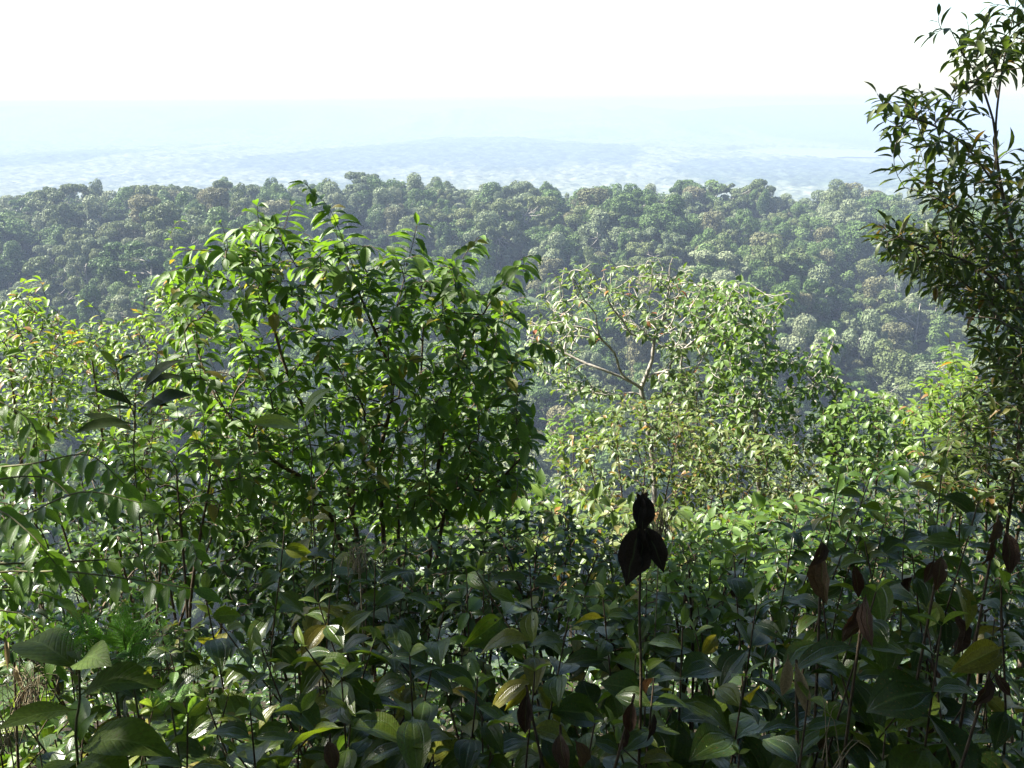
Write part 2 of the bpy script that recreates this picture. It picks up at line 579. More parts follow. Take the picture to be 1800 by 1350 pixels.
def build_ground():
    az_f = np.linspace(-36, 36, 520)
    az_b = np.linspace(36, 324, 90)[1:-1]
    az = np.radians(np.concatenate((az_f, az_b)))
    rad = np.concatenate((np.geomspace(0.25, 250, 80), np.linspace(250, 1500, 90)[1:], np.geomspace(1500, 2600, 14)[1:], np.geomspace(2600, 12000, 290)[1:], np.geomspace(12000, 62000, 60)[1:]))
    A, Rr = np.meshgrid(az, rad)
    x, y = np.sin(A) * Rr, np.cos(A) * Rr
    z = height(x, y)
    n, k = len(az), len(rad)
    verts = np.stack((x, y, z), -1).reshape(-1, 3)
    verts = np.vstack((verts, [[0, 0, gz(0, 0)]]))
    i, j = np.meshgrid(np.arange(k - 1), np.arange(n), indexing='ij')
    j2 = (j + 1) % n
    quads = np.stack((i * n + j, i * n + j2, (i + 1) * n + j2, (i + 1) * n + j), -1).reshape(-1, 4)[:, ::-1]
    jj = np.arange(n)
    tris = np.stack((np.full(n, n * k), (jj + 1) % n, jj), -1)
    me = np_mesh('ground', verts, [quads, tris], M['ground'], tint=cover(verts[:, 0], verts[:, 1]))
    o = link('ground', me)
    o['kind'] = 'structure'
    o['label'] = 'forest floor falling away to the valley and the wide hazy plain'


build_ground()


def build_lakes():
    for (cx, cyy, ax, ay) in LF:
        n = 72
        a = np.linspace(0, 2 * np.pi, n, endpoint=False)
        rr = 0.86 + 0.16 * np.sin(a * 3 + cx) * np.cos(a * 5 + 1)
        v = np.stack((cx + np.cos(a) * ax * rr, cyy + np.sin(a) * ay * rr, np.full(n, PLAIN - 8.0)), -1)
        v = np.vstack((v, [[cx, cyy, PLAIN - 8.0]]))
        j = np.arange(n)
        f = np.stack((np.full(n, n), j, (j + 1) % n), -1)
        o = link('lake_or_clearing', np_mesh('lake_or_clearing', v, f, M['water'], smooth=False))
        o['kind'] = 'structure'
        o['label'] = 'bright open water or clearing on the distant plain'


build_lakes()


# ------------------------------------------------------------------ leaves
def leaf_geo(L=1.0, W=0.4, widest=0.4, tip=1.6, droop=0.3, fold=0.25, petiole=0.08, seg=6, wave=0.0, twist=0.0, heart=0.0, cross=1):
    """blade along +Y, normal +Z; returns verts, quads, uv"""
    vs_, uv = [], []
    cols = 2 * cross + 1
    ts = np.linspace(0, 1, seg + 1)
    ang = 0.0
    py, pz = 0.0, 0.0
    first = True
    rows = []
    rows.append((0.0, 0.0, 0.012 * L, 0.0, 0.0))
    for i, t in enumerate(ts):
        a = t ** (math.log(0.5) / math.log(widest)) if 0 < t < 1 else t
        w = math.sin(math.pi * a) ** (0.8 if t < widest else 1.0)
        if t > widest:
            w = w ** (1.0 + 0.25 * (tip - 1))
        if t == 0:
            w = 0.10 + heart
        if t == 1:
            w = 0.015
        rows.append((t, w, None, t, 0))
    y = petiole * L
    pts = []
    z = 0.0
    step = (1 - petiole) * L / seg
    for i, t in enumerate(ts):
        th = -droop * 1.6 * t
        pts.append((y, z, th))
        y += math.cos(th) * step
        z += math.sin(th) * step
    allr = [(0.0, 0.0, 0.0, 0.012 * L, 0.0)]
    for (yy, zz, th), t, rw in zip(pts, ts, rows[1:]):
        allr.append((yy, zz, th, rw[1] * W * L / 2, t))
    for (yy, zz, th, hw, t) in allr:
        tw = twist * t
        for c in range(cols):
            s = (c - cross) / cross
            x = s * hw
            up = abs(s) ** 1.3 * hw * fold * 2 + wave * hw * math.sin(t * 17 + s * 2)
            if heart and t < 0.25 and t >= 0 and abs(s) > 0.5:
                yy2 = yy - heart * L * 0.16 * (1 - t / 0.25)
            else:
                yy2 = yy
            xr = x * math.cos(tw) - up * math.sin(tw)
            zr = x * math.sin(tw) + up * math.cos(tw)
            vs_.append((xr, yy2 - math.sin(th) * zr * 1.0, zz + math.cos(th) * zr))
            uv.append((0.5 + s * 0.5, t))
    nr = len(allr)
    q = []
    for r in range(nr - 1):
        for c in range(cols - 1):
            q.append((r * cols + c, r * cols + c + 1, (r + 1) * cols + c + 1, (r + 1) * cols + c))
    return np.array(vs_), np.array(q), np.array(uv)


class Species:
    def __init__(self, name, mat, variants, kw, spread=0.35, low_seg=4):
        self.mat = M[mat]
        self.protos, self.meshes, self.low = [], [], []
        rs = np.random.default_rng(abs(hash_name(name)) % 10000)
        for i in range(variants):
            k = dict(kw)
            k['droop'] = kw.get('droop', 0.3) * rs.uniform(1 - spread * 1.4, 1 + spread * 1.4)
            k['fold'] = kw.get('fold', 0.25) * rs.uniform(0.5, 1.5)
            k['W'] = kw.get('W', 0.4) * rs.uniform(0.86, 1.14)
            k['twist'] = rs.uniform(-spread, spread)
            g = leaf_geo(**k)
            self.protos.append(g)
            self.meshes.append(np_mesh('leaf_' + name, g[0], g[1], self.mat, uvs=g[2]))
            k2 = dict(k)
            k2['seg'] = min(k['seg'] if 'seg' in k else 6, low_seg)
            k2['cross'] = 1
            self.low.append(leaf_geo(**k2))


def hash_name(s):
    h = 7
    for ch in s:
        h = (h * 31 + ord(ch)) & 0xffffff
    return h


SPEC = {
    'shrub': Species('shrub', 'shrub', 6, dict(L=1, W=0.40, widest=0.42, droop=0.48, fold=0.22, seg=6)),
    'light': Species('light', 'light', 4, dict(L=1, W=0.42, widest=0.42, droop=0.40, fold=0.22, seg=5)),
    'olive': Species('olive', 'olive', 4, dict(L=1, W=0.40, widest=0.45, droop=0.35, fold=0.25, seg=4)),
    'rust': Species('rust', 'rust', 4, dict(L=1, W=0.46, widest=0.45, droop=0.30, fold=0.25, seg=4)),
    'vine': Species('vine', 'vine', 4, dict(L=1, W=0.55, widest=0.38, droop=0.35, fold=0.20, seg=4)),
    'bright': Species('bright', 'bright', 4, dict(L=1, W=0.36, widest=0.48, droop=0.40, fold=0.25, seg=5)),
    'dark': Species('dark', 'dark', 5, dict(L=1, W=0.29, widest=0.48, droop=0.30, fold=0.25, seg=5)),
    'shade': Species('shade', 'shade', 4, dict(L=1, W=0.44, widest=0.42, droop=0.35, fold=0.22, seg=4)),
    'broad': Species('broad', 'broad', 6, dict(L=1, W=0.50, widest=0.42, droop=0.55, fold=0.16, seg=9, cross=2, wave=0.04, petiole=0.10)),
    'young': Species('young', 'young', 3, dict(L=1, W=0.36, widest=0.45, droop=0.25, fold=0.35, seg=7, cross=2, petiole=0.08)),
    'heart': Species('heart', 'broad', 4, dict(L=1, W=0.66, widest=0.36, droop=0.45, fold=0.14, seg=9, cross=2, wave=0.04, heart=0.25, petiole=0.16)),
    'long': Species('long', 'broad', 5, dict(L=1, W=0.33, widest=0.45, droop=0.5, fold=0.2, seg=8, cross=2, wave=0.05, petiole=0.06)),
    'silhouette': Species('silhouette', 'silhouette', 4, dict(L=1, W=0.28, widest=0.5, droop=0.45, fold=0.2, seg=8, cross=2, wave=0.04, petiole=0.08)),
    'yellowing': Species('yellowing', 'yellowing', 3, dict(L=1, W=0.60, widest=0.36, droop=0.40, fold=0.2, seg=8, cross=2, wave=0.06, heart=0.2, petiole=0.12)),
    'leathery': Species('leathery', 'leathery', 4, dict(L=1, W=0.40, widest=0.5, droop=0.60, fold=0.18, seg=10, cross=2, wave=0.03, petiole=0.08)),
    'pinnate': Species('pinnate', 'pinnate', 5, dict(L=1, W=0.44, widest=0.40, droop=0.42, fold=0.20, seg=7, cross=2, petiole=0.04)),
    'dead': Species('dead', 'dead', 5, dict(L=1, W=0.44, widest=0.45, droop=0.30, fold=0.34, seg=8, cross=2, wave=0.14, petiole=0.08), spread=0.7),
    'withered': Species('withered', 'withered', 4, dict(L=1, W=0.46, widest=0.45, droop=0.25, fold=0.35, seg=12, cross=3, wave=0.16, petiole=0.05), spread=0.9),
    'tan': Species('tan', 'tan', 3, dict(L=1, W=0.22, widest=0.4, droop=0.35, fold=0.5, seg=7, wave=0.1, petiole=0.08), spread=0.6),
}


def frame(fwd, up):
    """rows of leaf axes: X across, Y along, Z normal"""
    f = unit(fwd)
    x = np.cross(f, up)
    if np.linalg.norm(x) < 1e-3:
        x = np.cross(f, (1, 0, 0.3))
    x = unit(x)
    z = np.cross(x, f)
    return np.stack((x, f, z), 1)


class Leaves:
    """a list of leaf placements"""
    def __init__(self):
        self.pos, self.rot, self.size = [], [], []

    def add(self, p, fwd, up, size):
        self.pos.append(np.asarray(p, float))
        self.rot.append(frame(fwd, up))
        self.size.append(size)

    def __len__(self):
        return len(self.pos)


def merge_leaves(name, spec, pos, rot, size, idx, origin, low=True):
    V, F, U, T = [], [], [], []
    off = 0
    src = spec.low if low else spec.protos
    var = idx % len(src)
    rs = np.random.default_rng(len(idx))
    for k in range(len(src)):
        sel = np.nonzero(var == k)[0]
        if len(sel) == 0:
            continue
        v, q, uv = src[k]
        W = np.einsum('nij,vj->nvi', rot[sel], v) * size[sel][:, None, None] + (pos[sel] - origin)[:, None, :]
        nv = len(v)
        V.append(W.reshape(-1, 3))
        F.append((q[None] + (np.arange(len(sel)) * nv)[:, None, None]).reshape(-1, 4) + off)
        U.append(np.tile(uv, (len(sel), 1)))
        T.append(np.repeat(rs.random(len(sel)), nv))
        off += nv * len(sel)
    return np_mesh(name, np.vstack(V), np.vstack(F), spec.mat, uvs=np.vstack(U), tint=np.concatenate(T))


def put_leaves(root, lv, spec, n_single=300, cell=None, mass='foliage', leaf='leaf'):
    """the leaves that show largest become leaf objects, the others one mass"""
    if not len(lv):
        return
    pos, rot, size = np.array(lv.pos), np.array(lv.rot), np.array(lv.size)
    origin = np.array(root.location)
    idx = np.arange(len(pos))
    ctr = pos + rot[:, :, 1] * size[:, None] * 0.5
    px, py, dep = project(ctr)
    pxs = FPX * size / np.maximum(dep, 0.05)
    score = pxs * (0.35 + np.abs(np.einsum('ni,ni->n', rot[:, :, 2], ctr / np.linalg.norm(ctr, axis=1)[:, None])))
    vis = (dep > 0) & (px > -10) & (px < 1810) & (py > -10) & (py < 1360)
    c = cell or max(6.0, float(np.median(pxs)) * 0.33)
    best = {}
    for i in np.nonzero(vis)[0]:
        key = (int(px[i] / c), int(py[i] / c))
        if key not in best or dep[i] < dep[best[key]]:
            best[key] = i
    front = np.array(sorted(best.values(), key=lambda i: -score[i]), int)
    single = front[:n_single]
    rest = np.setdiff1d(idx, single)
    for i in single:
        m = Matrix.Identity(4)
        A = rot[i] * size[i]
        for a in range(3):
            for b in range(3):
                m[a][b] = A[a, b]
            m[a][3] = pos[i][a] - origin[a]
        link(leaf, spec.meshes[i % len(spec.meshes)], root, m)
    if len(rest):
        me = merge_leaves(mass, spec, pos[rest], rot[rest], size[rest], rest, origin)
        o = link(mass, me, root)
        o['kind'] = 'stuff'


# ------------------------------------------------------------------ branches
def tubes(name, chains, mat, origin, sides=6):
    V, F = [], []
    off = 0
    ca = np.cos(np.arange(sides) / sides * 2 * np.pi)
    sa = np.sin(np.arange(sides) / sides * 2 * np.pi)
    for pts, rad in chains:
        pts = np.asarray(pts, float)
        if len(pts) < 2:
            continue
        tan = np.gradient(pts, axis=0)
        tan /= np.linalg.norm(tan, axis=1)[:, None] + 1e-9
        ref = np.array((0.31, 0.95, 0.05)) if abs(tan[0] @ np.array((0.31, 0.95, 0.05))) < 0.9 else np.array((1.0, 0, 0))
        e1 = np.cross(tan, ref)
        e1 /= np.linalg.norm(e1, axis=1)[:, None] + 1e-9
        e2 = np.cross(tan, e1)
        rad = np.asarray(rad, float)
        ring = pts[:, None] + rad[:, None, None] * (e1[:, None] * ca[None, :, None] + e2[:, None] * sa[None, :, None])
        n = len(pts)
        V.append(ring.reshape(-1, 3))
        i, j = np.meshgrid(np.arange(n - 1), np.arange(sides), indexing='ij')
        j2 = (j + 1) % sides
        F.append(np.stack((i * sides + j, (i + 1) * sides + j, (i + 1) * sides + j2, i * sides + j2), -1).reshape(-1, 4) + off)
        off += n * sides
    if not V:
        return None
    return np_mesh(name, np.vstack(V) - origin, np.vstack(F), mat)


def smooth_line(ctrl, step):
    """Catmull-Rom through control points, resampled"""
    c = np.asarray(ctrl, float)
    if len(c) == 2:
        n = max(2, int(np.linalg.norm(c[1] - c[0]) / step) + 1)
        return c[0] + (c[1] - c[0]) * np.linspace(0, 1, n)[:, None]
    e = np.vstack((2 * c[0] - c[1], c, 2 * c[-1] - c[-2]))
    out = []
    for i in range(len(c) - 1):
        p0, p1, p2, p3 = e[i:i + 4]
        n = max(2, int(np.linalg.norm(p2 - p1) / step) + 1)
        t = np.linspace(0, 1, n, endpoint=False)[:, None]
        out.append(0.5 * ((2 * p1) + (-p0 + p2) * t + (2 * p0 - 5 * p1 + 4 * p2 - p3) * t ** 2 + (-p0 + 3 * p1 - 3 * p2 + p3) * t ** 3))
    out.append(c[-1][None])
    return np.vstack(out)


class Skeleton:
    def __init__(self, step):
        self.pos, self.par, self.path, self.chains = [], [], [], []
        self.step = step
        self.arr, self.plen, self.n_arr = np.zeros((0, 3)), np.zeros(0), 0

    def add_line(self, pts, parent, kind):
        ids = [parent] if parent is not None else []
        for i, p in enumerate(pts):
            pr = ids[-1] if ids else -1
            self.pos.append(np.asarray(p, float))
            self.par.append(pr)
            self.path.append(0 if pr < 0 else self.path[pr] + np.linalg.norm(p - self.pos[pr]))
            ids.append(len(self.pos) - 1)
        self.chains.append((kind, ids))
        return ids

    def nearest(self, p, climb=0.6, plen=0.25):
        if len(self.pos) > self.n_arr:
            if len(self.pos) > len(self.arr):
                self.arr = np.vstack((self.arr, np.zeros((len(self.pos) + 2000, 3))))
                self.plen = np.concatenate((self.plen, np.zeros(len(self.pos) + 2000)))
            self.arr[self.n_arr:len(self.pos)] = self.pos[self.n_arr:]
            self.plen[self.n_arr:len(self.pos)] = self.path[self.n_arr:]
            self.n_arr = len(self.pos)
        A = self.arr[:self.n_arr]
        D = np.linalg.norm(A - p, axis=1)
        cost = D + climb * np.maximum(0, A[:, 2] - p[2] + 0.15 * D) + plen * self.plen[:self.n_arr]
        return int(np.argmin(cost))

    def limb(self, ctrl, kind='limb'):
        pts = smooth_line(ctrl, self.step)
        if not self.pos:
            return self.add_line(pts, None, kind)
        k = self.nearest(pts[0], 0.0, 0.0)
        return self.add_line(pts[1:] if np.linalg.norm(pts[0] - self.pos[k]) < self.step else pts, k, kind)

    def twig(self, tip, rs, arch=0.25, wob=0.05):
        k = self.nearest(tip)
        p0 = self.pos[k]
        D = np.linalg.norm(tip - p0)
        if D < self.step * 0.5:
            return
        pr = self.par[k]
        dv = unit(p0 - self.pos[pr]) if pr >= 0 else np.array((0, 0, 1.0))
        c = p0 + (tip - p0) * 0.5 + dv * 0.18 * D + np.array((0, 0, arch * D)) + rs.normal(0, wob, 3) * D
        n = max(3, int(D / self.step) + 1)
        t = np.linspace(0, 1, n + 1)[1:, None]
        pts = (1 - t) ** 2 * p0 + 2 * t * (1 - t) * c + t ** 2 * tip
        self.add_line(pts, k, 'twig')

    def radii(self, r_tip, expo=0.42):
        n = len(self.pos)
        load = np.zeros(n)
        has_child = np.zeros(n, bool)
        for i in range(n):
            if self.par[i] >= 0:
                has_child[self.par[i]] = True
        load[~has_child] = 1
        for i in range(n - 1, -1, -1):
            if self.par[i] >= 0:
                load[self.par[i]] += load[i]
        return r_tip * np.maximum(load, 1) ** expo


def leafy(lv, pts, rs, span, spacing, size, droop=0.35, fwd=0.5, mode='two', jit=0.25, skip=0.0, tipgrow=True, pair=False):
    """leaves along the last `span` metres of a twig"""
    pts = np.asarray(pts)
    seg = np.linalg.norm(np.diff(pts, axis=0), axis=1)
    s = np.concatenate(([0], np.cumsum(seg)))
    tot = s[-1]
    n = max(1, int(min(span, tot) / spacing))
    phi = rs.uniform(0, 6.28)
    for i in range(n + 1):
        d = tot - i * spacing * rs.uniform(0.85, 1.15)
        if d < 0:
            break
        if rs.random() < skip:
            continue
        p = np.array([np.interp(d, s, pts[:, a]) for a in range(3)])
        k = min(max(int(np.searchsorted(s, d)) - 1, 0), len(seg) - 1)
        t = unit(pts[k + 1] - pts[k])
        e1 = np.cross(t, (0, 0, 1.0))
        if np.linalg.norm(e1) < 0.25:
            e1 = np.array((math.cos(phi), math.sin(phi), 0))
            e1 = e1 - t * (t @ e1)
        e1 = unit(e1)
        e2 = np.cross(e1, t)
        vert = abs(t[2])
        for sgn in ((1, -1) if pair else (1,)):
            if mode == 'two':
                a = (0 if (i % 2 == 0) else math.pi) + rs.normal(0, 0.35) + (phi if vert > 0.85 else 0)
            else:
                a = phi + i * 2.4
            if pair:
                a = phi * (vert > 0.85) + (0 if sgn > 0 else math.pi) + (math.pi / 2 if (i % 2 and mode != 'two') else 0)
            side = e1 * math.cos(a) + e2 * math.sin(a)
            if i == 0:
                dirv = t * 0.9 + side * 0.25
            else:
                dirv = t * fwd + side
            dirv = dirv + np.array((0, 0, -droop)) + rs.normal(0, jit * 0.6, 3)
            up = np.array((0, 0, 1.0)) + rs.normal(0, jit, 3) + t * 0.25
            sz = size * rs.uniform(0.72, 1.15) * (0.72 if (tipgrow and i < 2) else 1)
            lv.add(p, dirv, up, sz)


def sample_poly(polys, n, d0, d1, rs):
    """points spread through the volume that the polygons outline, between two distances"""
    areas = []
    for p in polys:
        a = np.array(p, float)
        areas.append(0.5 * abs(np.dot(a[:, 0], np.roll(a[:, 1], 1)) - np.dot(a[:, 1], np.roll(a[:, 0], 1))))
    out = []
    for p, ar in zip(polys, areas):
        a = np.array(p, float)
        lo, hi = a.min(0), a.max(0)
        want = int(round(n * ar / sum(areas)))
        got = 0
        while got < want:
            q = rs.uniform(lo, hi, (200, 2))
            q = q[in_poly(q[:, 0], q[:, 1], p)]
            for x, y in q[:want - got]:
                out.append(P(x, y, rs.uniform(d0, d1)))
            got += len(q[:want - got])
    return out


def bush(name, label, cat, spec, base, limbs, polys, n_tips, d0, d1, size, seed, bark='stem', span=0.3, spacing=0.035, shoots=(), r_tip=0.0016,
         step=0.06, n_single=300, group=None, arch=0.2, droop=0.35, mode='two', skip=0.0, stem_name='stem', pair=False, jit=0.25, extra_tips=(), fwd=0.5, expo=0.42, tips=None):
    rs = np.random.default_rng(seed)
    sk = Skeleton(step)
    root = thing(name, base, label, cat, group)
    origin = np.array(root.location)
    for l in limbs:
        sk.limb(l)
    for l in shoots:
        k = sk.nearest(np.asarray(l[0]), 0, 0)
        sk.add_line(smooth_line([sk.pos[k]] + list(l), step)[1:], k, 'shoot')
    tl = list(tips) if tips is not None else sample_poly(polys, n_tips, d0, d1, rs)
    tl += list(extra_tips)
    start = np.array(sk.pos)
    tl.sort(key=lambda p: np.min(np.linalg.norm(start - p, axis=1)))
    for p in tl:
        sk.twig(p, rs, arch)
    rad = sk.radii(r_tip, expo)
    lv = Leaves()
    twigs = []
    for kind, ids in sk.chains:
        pts = np.array([sk.pos[i] for i in ids])
        rr = rad[ids].copy()
        if len(rr) > 1:
            rr[0] = min(rr[0], rr[1] * 1.15)
        if kind == 'limb':
            me = tubes(stem_name, [(pts, rr)], M[bark], origin, 8)
            if me:
                link(stem_name, me, root)
        else:
            twigs.append((pts, rr))
            leafy(lv, pts, rs, span * (1.7 if kind == 'shoot' else 1), spacing, size, droop=droop, mode=mode, skip=skip, pair=pair or kind == 'shoot', jit=jit, fwd=fwd)
    me = tubes('branches', twigs, M[bark], origin, 4)
    if me:
        link('branches', me, root)['kind'] = 'stuff'
    put_leaves(root, lv, SPEC[spec], n_single)
    return root, sk


def ground_under(px, py, d):
    p = P(px, py, d)
    p[2] = gz(p[0], p[1]) - 0.03
    return p


# ------------------------------------------------------------------ forest on the ridge across the valley
def crown_proto(seed, kind, quads):
    """a crown of many small leaf clumps set on uneven lobes; unit height about 1"""
    rs = np.random.default_rng(seed)
    C, Rl = [], []
    off = rs.normal(0, 0.10, 2)
    if kind == 'dome':
        for i in range(rs.integers(20, 34)):
            a = rs.uniform(0, 6.28)
            r = 0.44 * math.sqrt(rs.random())
            z = 0.56 + 0.36 * (1 - (r / 0.46) ** 2) * rs.uniform(0.3, 1.05) - 0.22 * rs.random() ** 2
            C.append((r * math.cos(a) + off[0] * z, r * math.sin(a) * rs.uniform(0.7, 1.1) + off[1] * z, z))
            Rl.append(0.055 + 0.13 * rs.random() ** 1.6)
    elif kind == 'tall':
        for i in range(rs.integers(22, 34)):
            a = rs.uniform(0, 6.28)
            h = rs.random() ** 0.8
            r = 0.25 * math.sqrt(rs.random()) * (1.2 - h * 0.7)
            C.append((r * math.cos(a) + off[0] * h, r * math.sin(a) + off[1] * h, 0.15 + 0.76 * h))
            Rl.append(0.05 + 0.10 * rs.random() ** 1.3)
    else:                                   # layered, open
        for i in range(rs.integers(16, 26)):
            a = rs.uniform(0, 6.28)
            r = 0.52 * math.sqrt(rs.random())
            C.append((r * math.cos(a) + off[0], r * math.sin(a) + off[1], 0.62 + 0.34 * rs.random() - 0.25 * r))
            Rl.append(0.05 + 0.09 * rs.random())
    C, Rl = np.array(C), np.array(Rl)
    w = Rl ** 2
    k = rs.choice(len(C), quads, p=w / w.sum())
    n = rs.normal(0, 1, (quads, 3))
    n[:, 2] = n[:, 2] * 0.9 + 0.25
    n /= np.linalg.norm(n, axis=1)[:, None]
    flat = 0.62 if kind == 'layer' else 0.85
    pos = C[k] + n * Rl[k][:, None] * rs.uniform(0.78, 1.08, quads)[:, None] * np.array((1, 1, flat))
    # drop clumps buried in another lobe
    keep = np.ones(quads, bool)
    for c, r in zip(C, Rl):
        keep &= np.linalg.norm((pos - c) / np.array((1, 1, flat)), axis=1) > r * 0.62
    pos, n = pos[keep], n[keep]
    m = len(pos)
    nn = n + rs.normal(0, 0.36, (m, 3))
    nn /= np.linalg.norm(nn, axis=1)[:, None]
    e1 = np.cross(nn, rs.normal(0, 1, (m, 3)))
    e1 /= np.linalg.norm(e1, axis=1)[:, None]
    e2 = np.cross(nn, e1)
    s = rs.uniform(0.010, 0.025, m)[:, None]
    a = rs.uniform(0.6, 1.3, (m, 4, 1))
    V = np.stack((pos + e1 * s * a[:, 0], pos + e2 * s * a[:, 1] + nn * s * 0.4, pos - e1 * s * a[:, 2], pos - e2 * s * a[:, 3] + nn * s * 0.4), 1).reshape(-1, 3)
    F = np.arange(m * 4).reshape(-1, 4)
    # dark wood: trunk with a few limbs into the lobes
    top = np.array((0, 0, 0.6 if kind != 'tall' else 0.5))
    ch = [(smooth_line([np.array((0, 0, -0.12)), np.array((rs.normal(0, 0.012), rs.normal(0, 0.012), 0.3)), top], 0.12), None)]
    trunk = []
    p = ch[0][0]
    trunk.append((p, np.linspace(0.020, 0.010, len(p))))
    for i in rs.choice(len(C), min(9, len(C)), replace=False):
        st = p[int(len(p) * 0.7)] if rs.random() < 0.4 else p[-1]
        l = smooth_line([st, (st + C[i]) / 2 + np.array((0, 0, -0.03)), C[i]], 0.1)
        trunk.append((l, np.linspace(0.008, 0.003, len(l))))
    return V, F, trunk


PROTO = []
CROWN_NAMES = []
for i in range(14):
    kind = ('dome', 'layer', 'tall', 'layer', 'dome', 'tall', 'tall')[i % 7]
    ci = (0, 1, 0, 2, 2, 1, 3, 0, 0, 0, 1, 0, 2, 0)[i]
    V, F, tk = crown_proto(100 + i, kind, 5000 if i < 7 else 4200)
    PROTO.append((np_mesh('crown', V, F, CROWN[ci], smooth=False), tubes('trunk', tk, M['bark_pale'], np.zeros(3), 5), kind, ci))


def plant_ridge():
    rs = np.random.default_rng(5)
    pts = []
    cellsz = 8.0
    for gy in np.arange(268, 800, cellsz):
        w = gy * 0.60 + 30
        for gx in np.arange(-w, w, cellsz):
            x, y = gx + rs.uniform(-4.7, 4.7), gy + rs.uniform(-4.7, 4.7)
            pts.append((x, y))
    pts = np.array(pts)
    z = height(pts[:, 0], pts[:, 1])
    n = len(pts)
    hh = rs.gamma(3.2, 1 / 3.2, n) * 14.2
    emergent = rs.random(n) < 0.07
    hh = np.where(emergent, hh * 1.5 + 4, hh)
    hh = np.clip(hh, 6, 36)
    kind = rs.integers(0, 14, n)
    wid = rs.uniform(0.62, 1.22, n)
    squash = rs.uniform(0.75, 1.3, n)
    rot = rs.uniform(0, 6.28, n)
    top = np.stack((pts[:, 0], pts[:, 1], z + hh * 0.75), -1)
    px, py, dep = project(top)
    # what the bushes nearby hide
    sky_line = np.interp(px, [0, 60, 150, 260, 300, 450, 540, 640, 860, 940, 950, 1000, 1060, 1200, 1300, 1390, 1450, 1560, 1640, 1700, 1800],
                         [520, 500, 560, 540, 430, 380, 330, 400, 430, 450, 700, 650, 520, 500, 500, 520, 640, 690, 640, 330, 330])
    inview = (px > 0) & (px < 1800) & (py < sky_line + 8)
    size = np.where(inview, hh * wid * FPX / dep, 0)
    order = np.argsort(-size)
    single = set(order[:300].tolist())
    COLN = ('dark green', 'olive', 'pale grey-green', 'russet')
    SHN = {'dome': 'domed', 'tall': 'tall vine-draped', 'layer': 'flat-topped open'}
    used_lab = {}
    ref = [None] * 14
    order1 = sorted(single, key=lambda i: -size[i])
    crowns = {}
    for i in order1:
        me, tk, kd, ci = PROTO[kind[i]]
        band = 'high' if py[i] < 385 else ('halfway' if py[i] < 480 else ('low' if py[i] < 575 else 'lowest'))
        side = next(t for x, t in ((120, 'above the leftmost bush'), (290, 'above the flower spikes'), (420, 'above the sunlit shrub tips'), (530, 'left of the arching shoot'), (680, 'behind the arching shoot'),
                                   (820, 'above the shrub tips'), (960, 'right of the tall shrub'), (1080, 'left of the pale limbs'), (1240, 'above the pale limbs'), (1400, 'above the leaning vine'), (1560, 'right of the vine'), (9999, 'behind the overhanging tree')) if px[i] < x)
        lab = f"{'large' if hh[i] * wid[i] > 20 else 'small' if hh[i] * wid[i] < 16 else 'middling'} {COLN[ci]} {SHN[kd]} tree {band} on the far slope {side}"
        o = thing('forest_tree', (pts[i, 0], pts[i, 1], z[i]), lab, 'tree', 'forest trees on the slope across the valley')
        o.rotation_euler = (0, 0, rot[i])
        s = hh[i]
        o.scale = (s * wid[i], s * wid[i] * squash[i], s)
        link('trunk', tk, o)
        c = link('crown', me, o)
        if ref[kind[i]] is None:
            ref[kind[i]] = c
        if i < 0:
            crowns[i] = c
    rest = np.array([i for i in range(n) if i not in single])
    # the mass of trees beyond those: instances of the same crowns
    me = bpy.data.meshes.new('forest')
    me.vertices.add(len(rest))
    me.vertices.foreach_set('co', np.stack((pts[rest, 0], pts[rest, 1], z[rest]), -1).astype(np.float32).ravel())
    a = me.attributes.new('pick', 'INT', 'POINT')
    a.data.foreach_set('value', kind[rest].astype(np.int32))
    a = me.attributes.new('turn', 'FLOAT_VECTOR', 'POINT')
    a.data.foreach_set('vector', np.stack((rest * 0.0, rest * 0.0, rot[rest]), -1).astype(np.float32).ravel())
    a = me.attributes.new('grow', 'FLOAT_VECTOR', 'POINT')
    a.data.foreach_set('vector', np.stack((hh[rest] * wid[rest], hh[rest] * wid[rest] * squash[rest], hh[rest]), -1).astype(np.float32).ravel())
    o = link('forest', me)
    tag(o, 'mass of forest trees covering the ridge across the valley', 'forest', kind='stuff')
    ng = bpy.data.node_groups.new('forest_instances', 'GeometryNodeTree')
    ng.interface.new_socket('Geometry', in_out='INPUT', socket_type='NodeSocketGeometry')
    ng.interface.new_socket('Geometry', in_out='OUTPUT', socket_type='NodeSocketGeometry')
    nn, ln = ng.nodes, ng.links
    gi, go = nn.new('NodeGroupInput'), nn.new('NodeGroupOutput')
    mp = nn.new('GeometryNodeMeshToPoints')
    ln.new(gi.outputs[0], mp.inputs['Mesh'])
    jn = nn.new('GeometryNodeJoinGeometry')
    for c in ref:
        if c is None:
            continue
        ob = nn.new('GeometryNodeObjectInfo')
        ob.transform_space = 'ORIGINAL'
        ob.inputs['Object'].default_value = c
        ob.inputs['As Instance'].default_value = True
        ln.new(ob.outputs['Geometry'], jn.inputs[0])
    ip = nn.new('GeometryNodeInstanceOnPoints')
    ln.new(mp.outputs[0], ip.inputs['Points'])
    ln.new(jn.outputs[0], ip.inputs['Instance'])
    ip.inputs['Pick Instance'].default_value = True

    def attr(name, typ):
        q = nn.new('GeometryNodeInputNamedAttribute')
        q.data_type = typ
        q.inputs['Name'].default_value = name
        return next(s for s in q.outputs if s.name == 'Attribute' and s.enabled)
    ln.new(attr('pick', 'INT'), ip.inputs['Instance Index'])
    er = nn.new('FunctionNodeEulerToRotation')
    ln.new(attr('turn', 'FLOAT_VECTOR'), er.inputs[0])
    ln.new(er.outputs[0], ip.inputs['Rotation'])
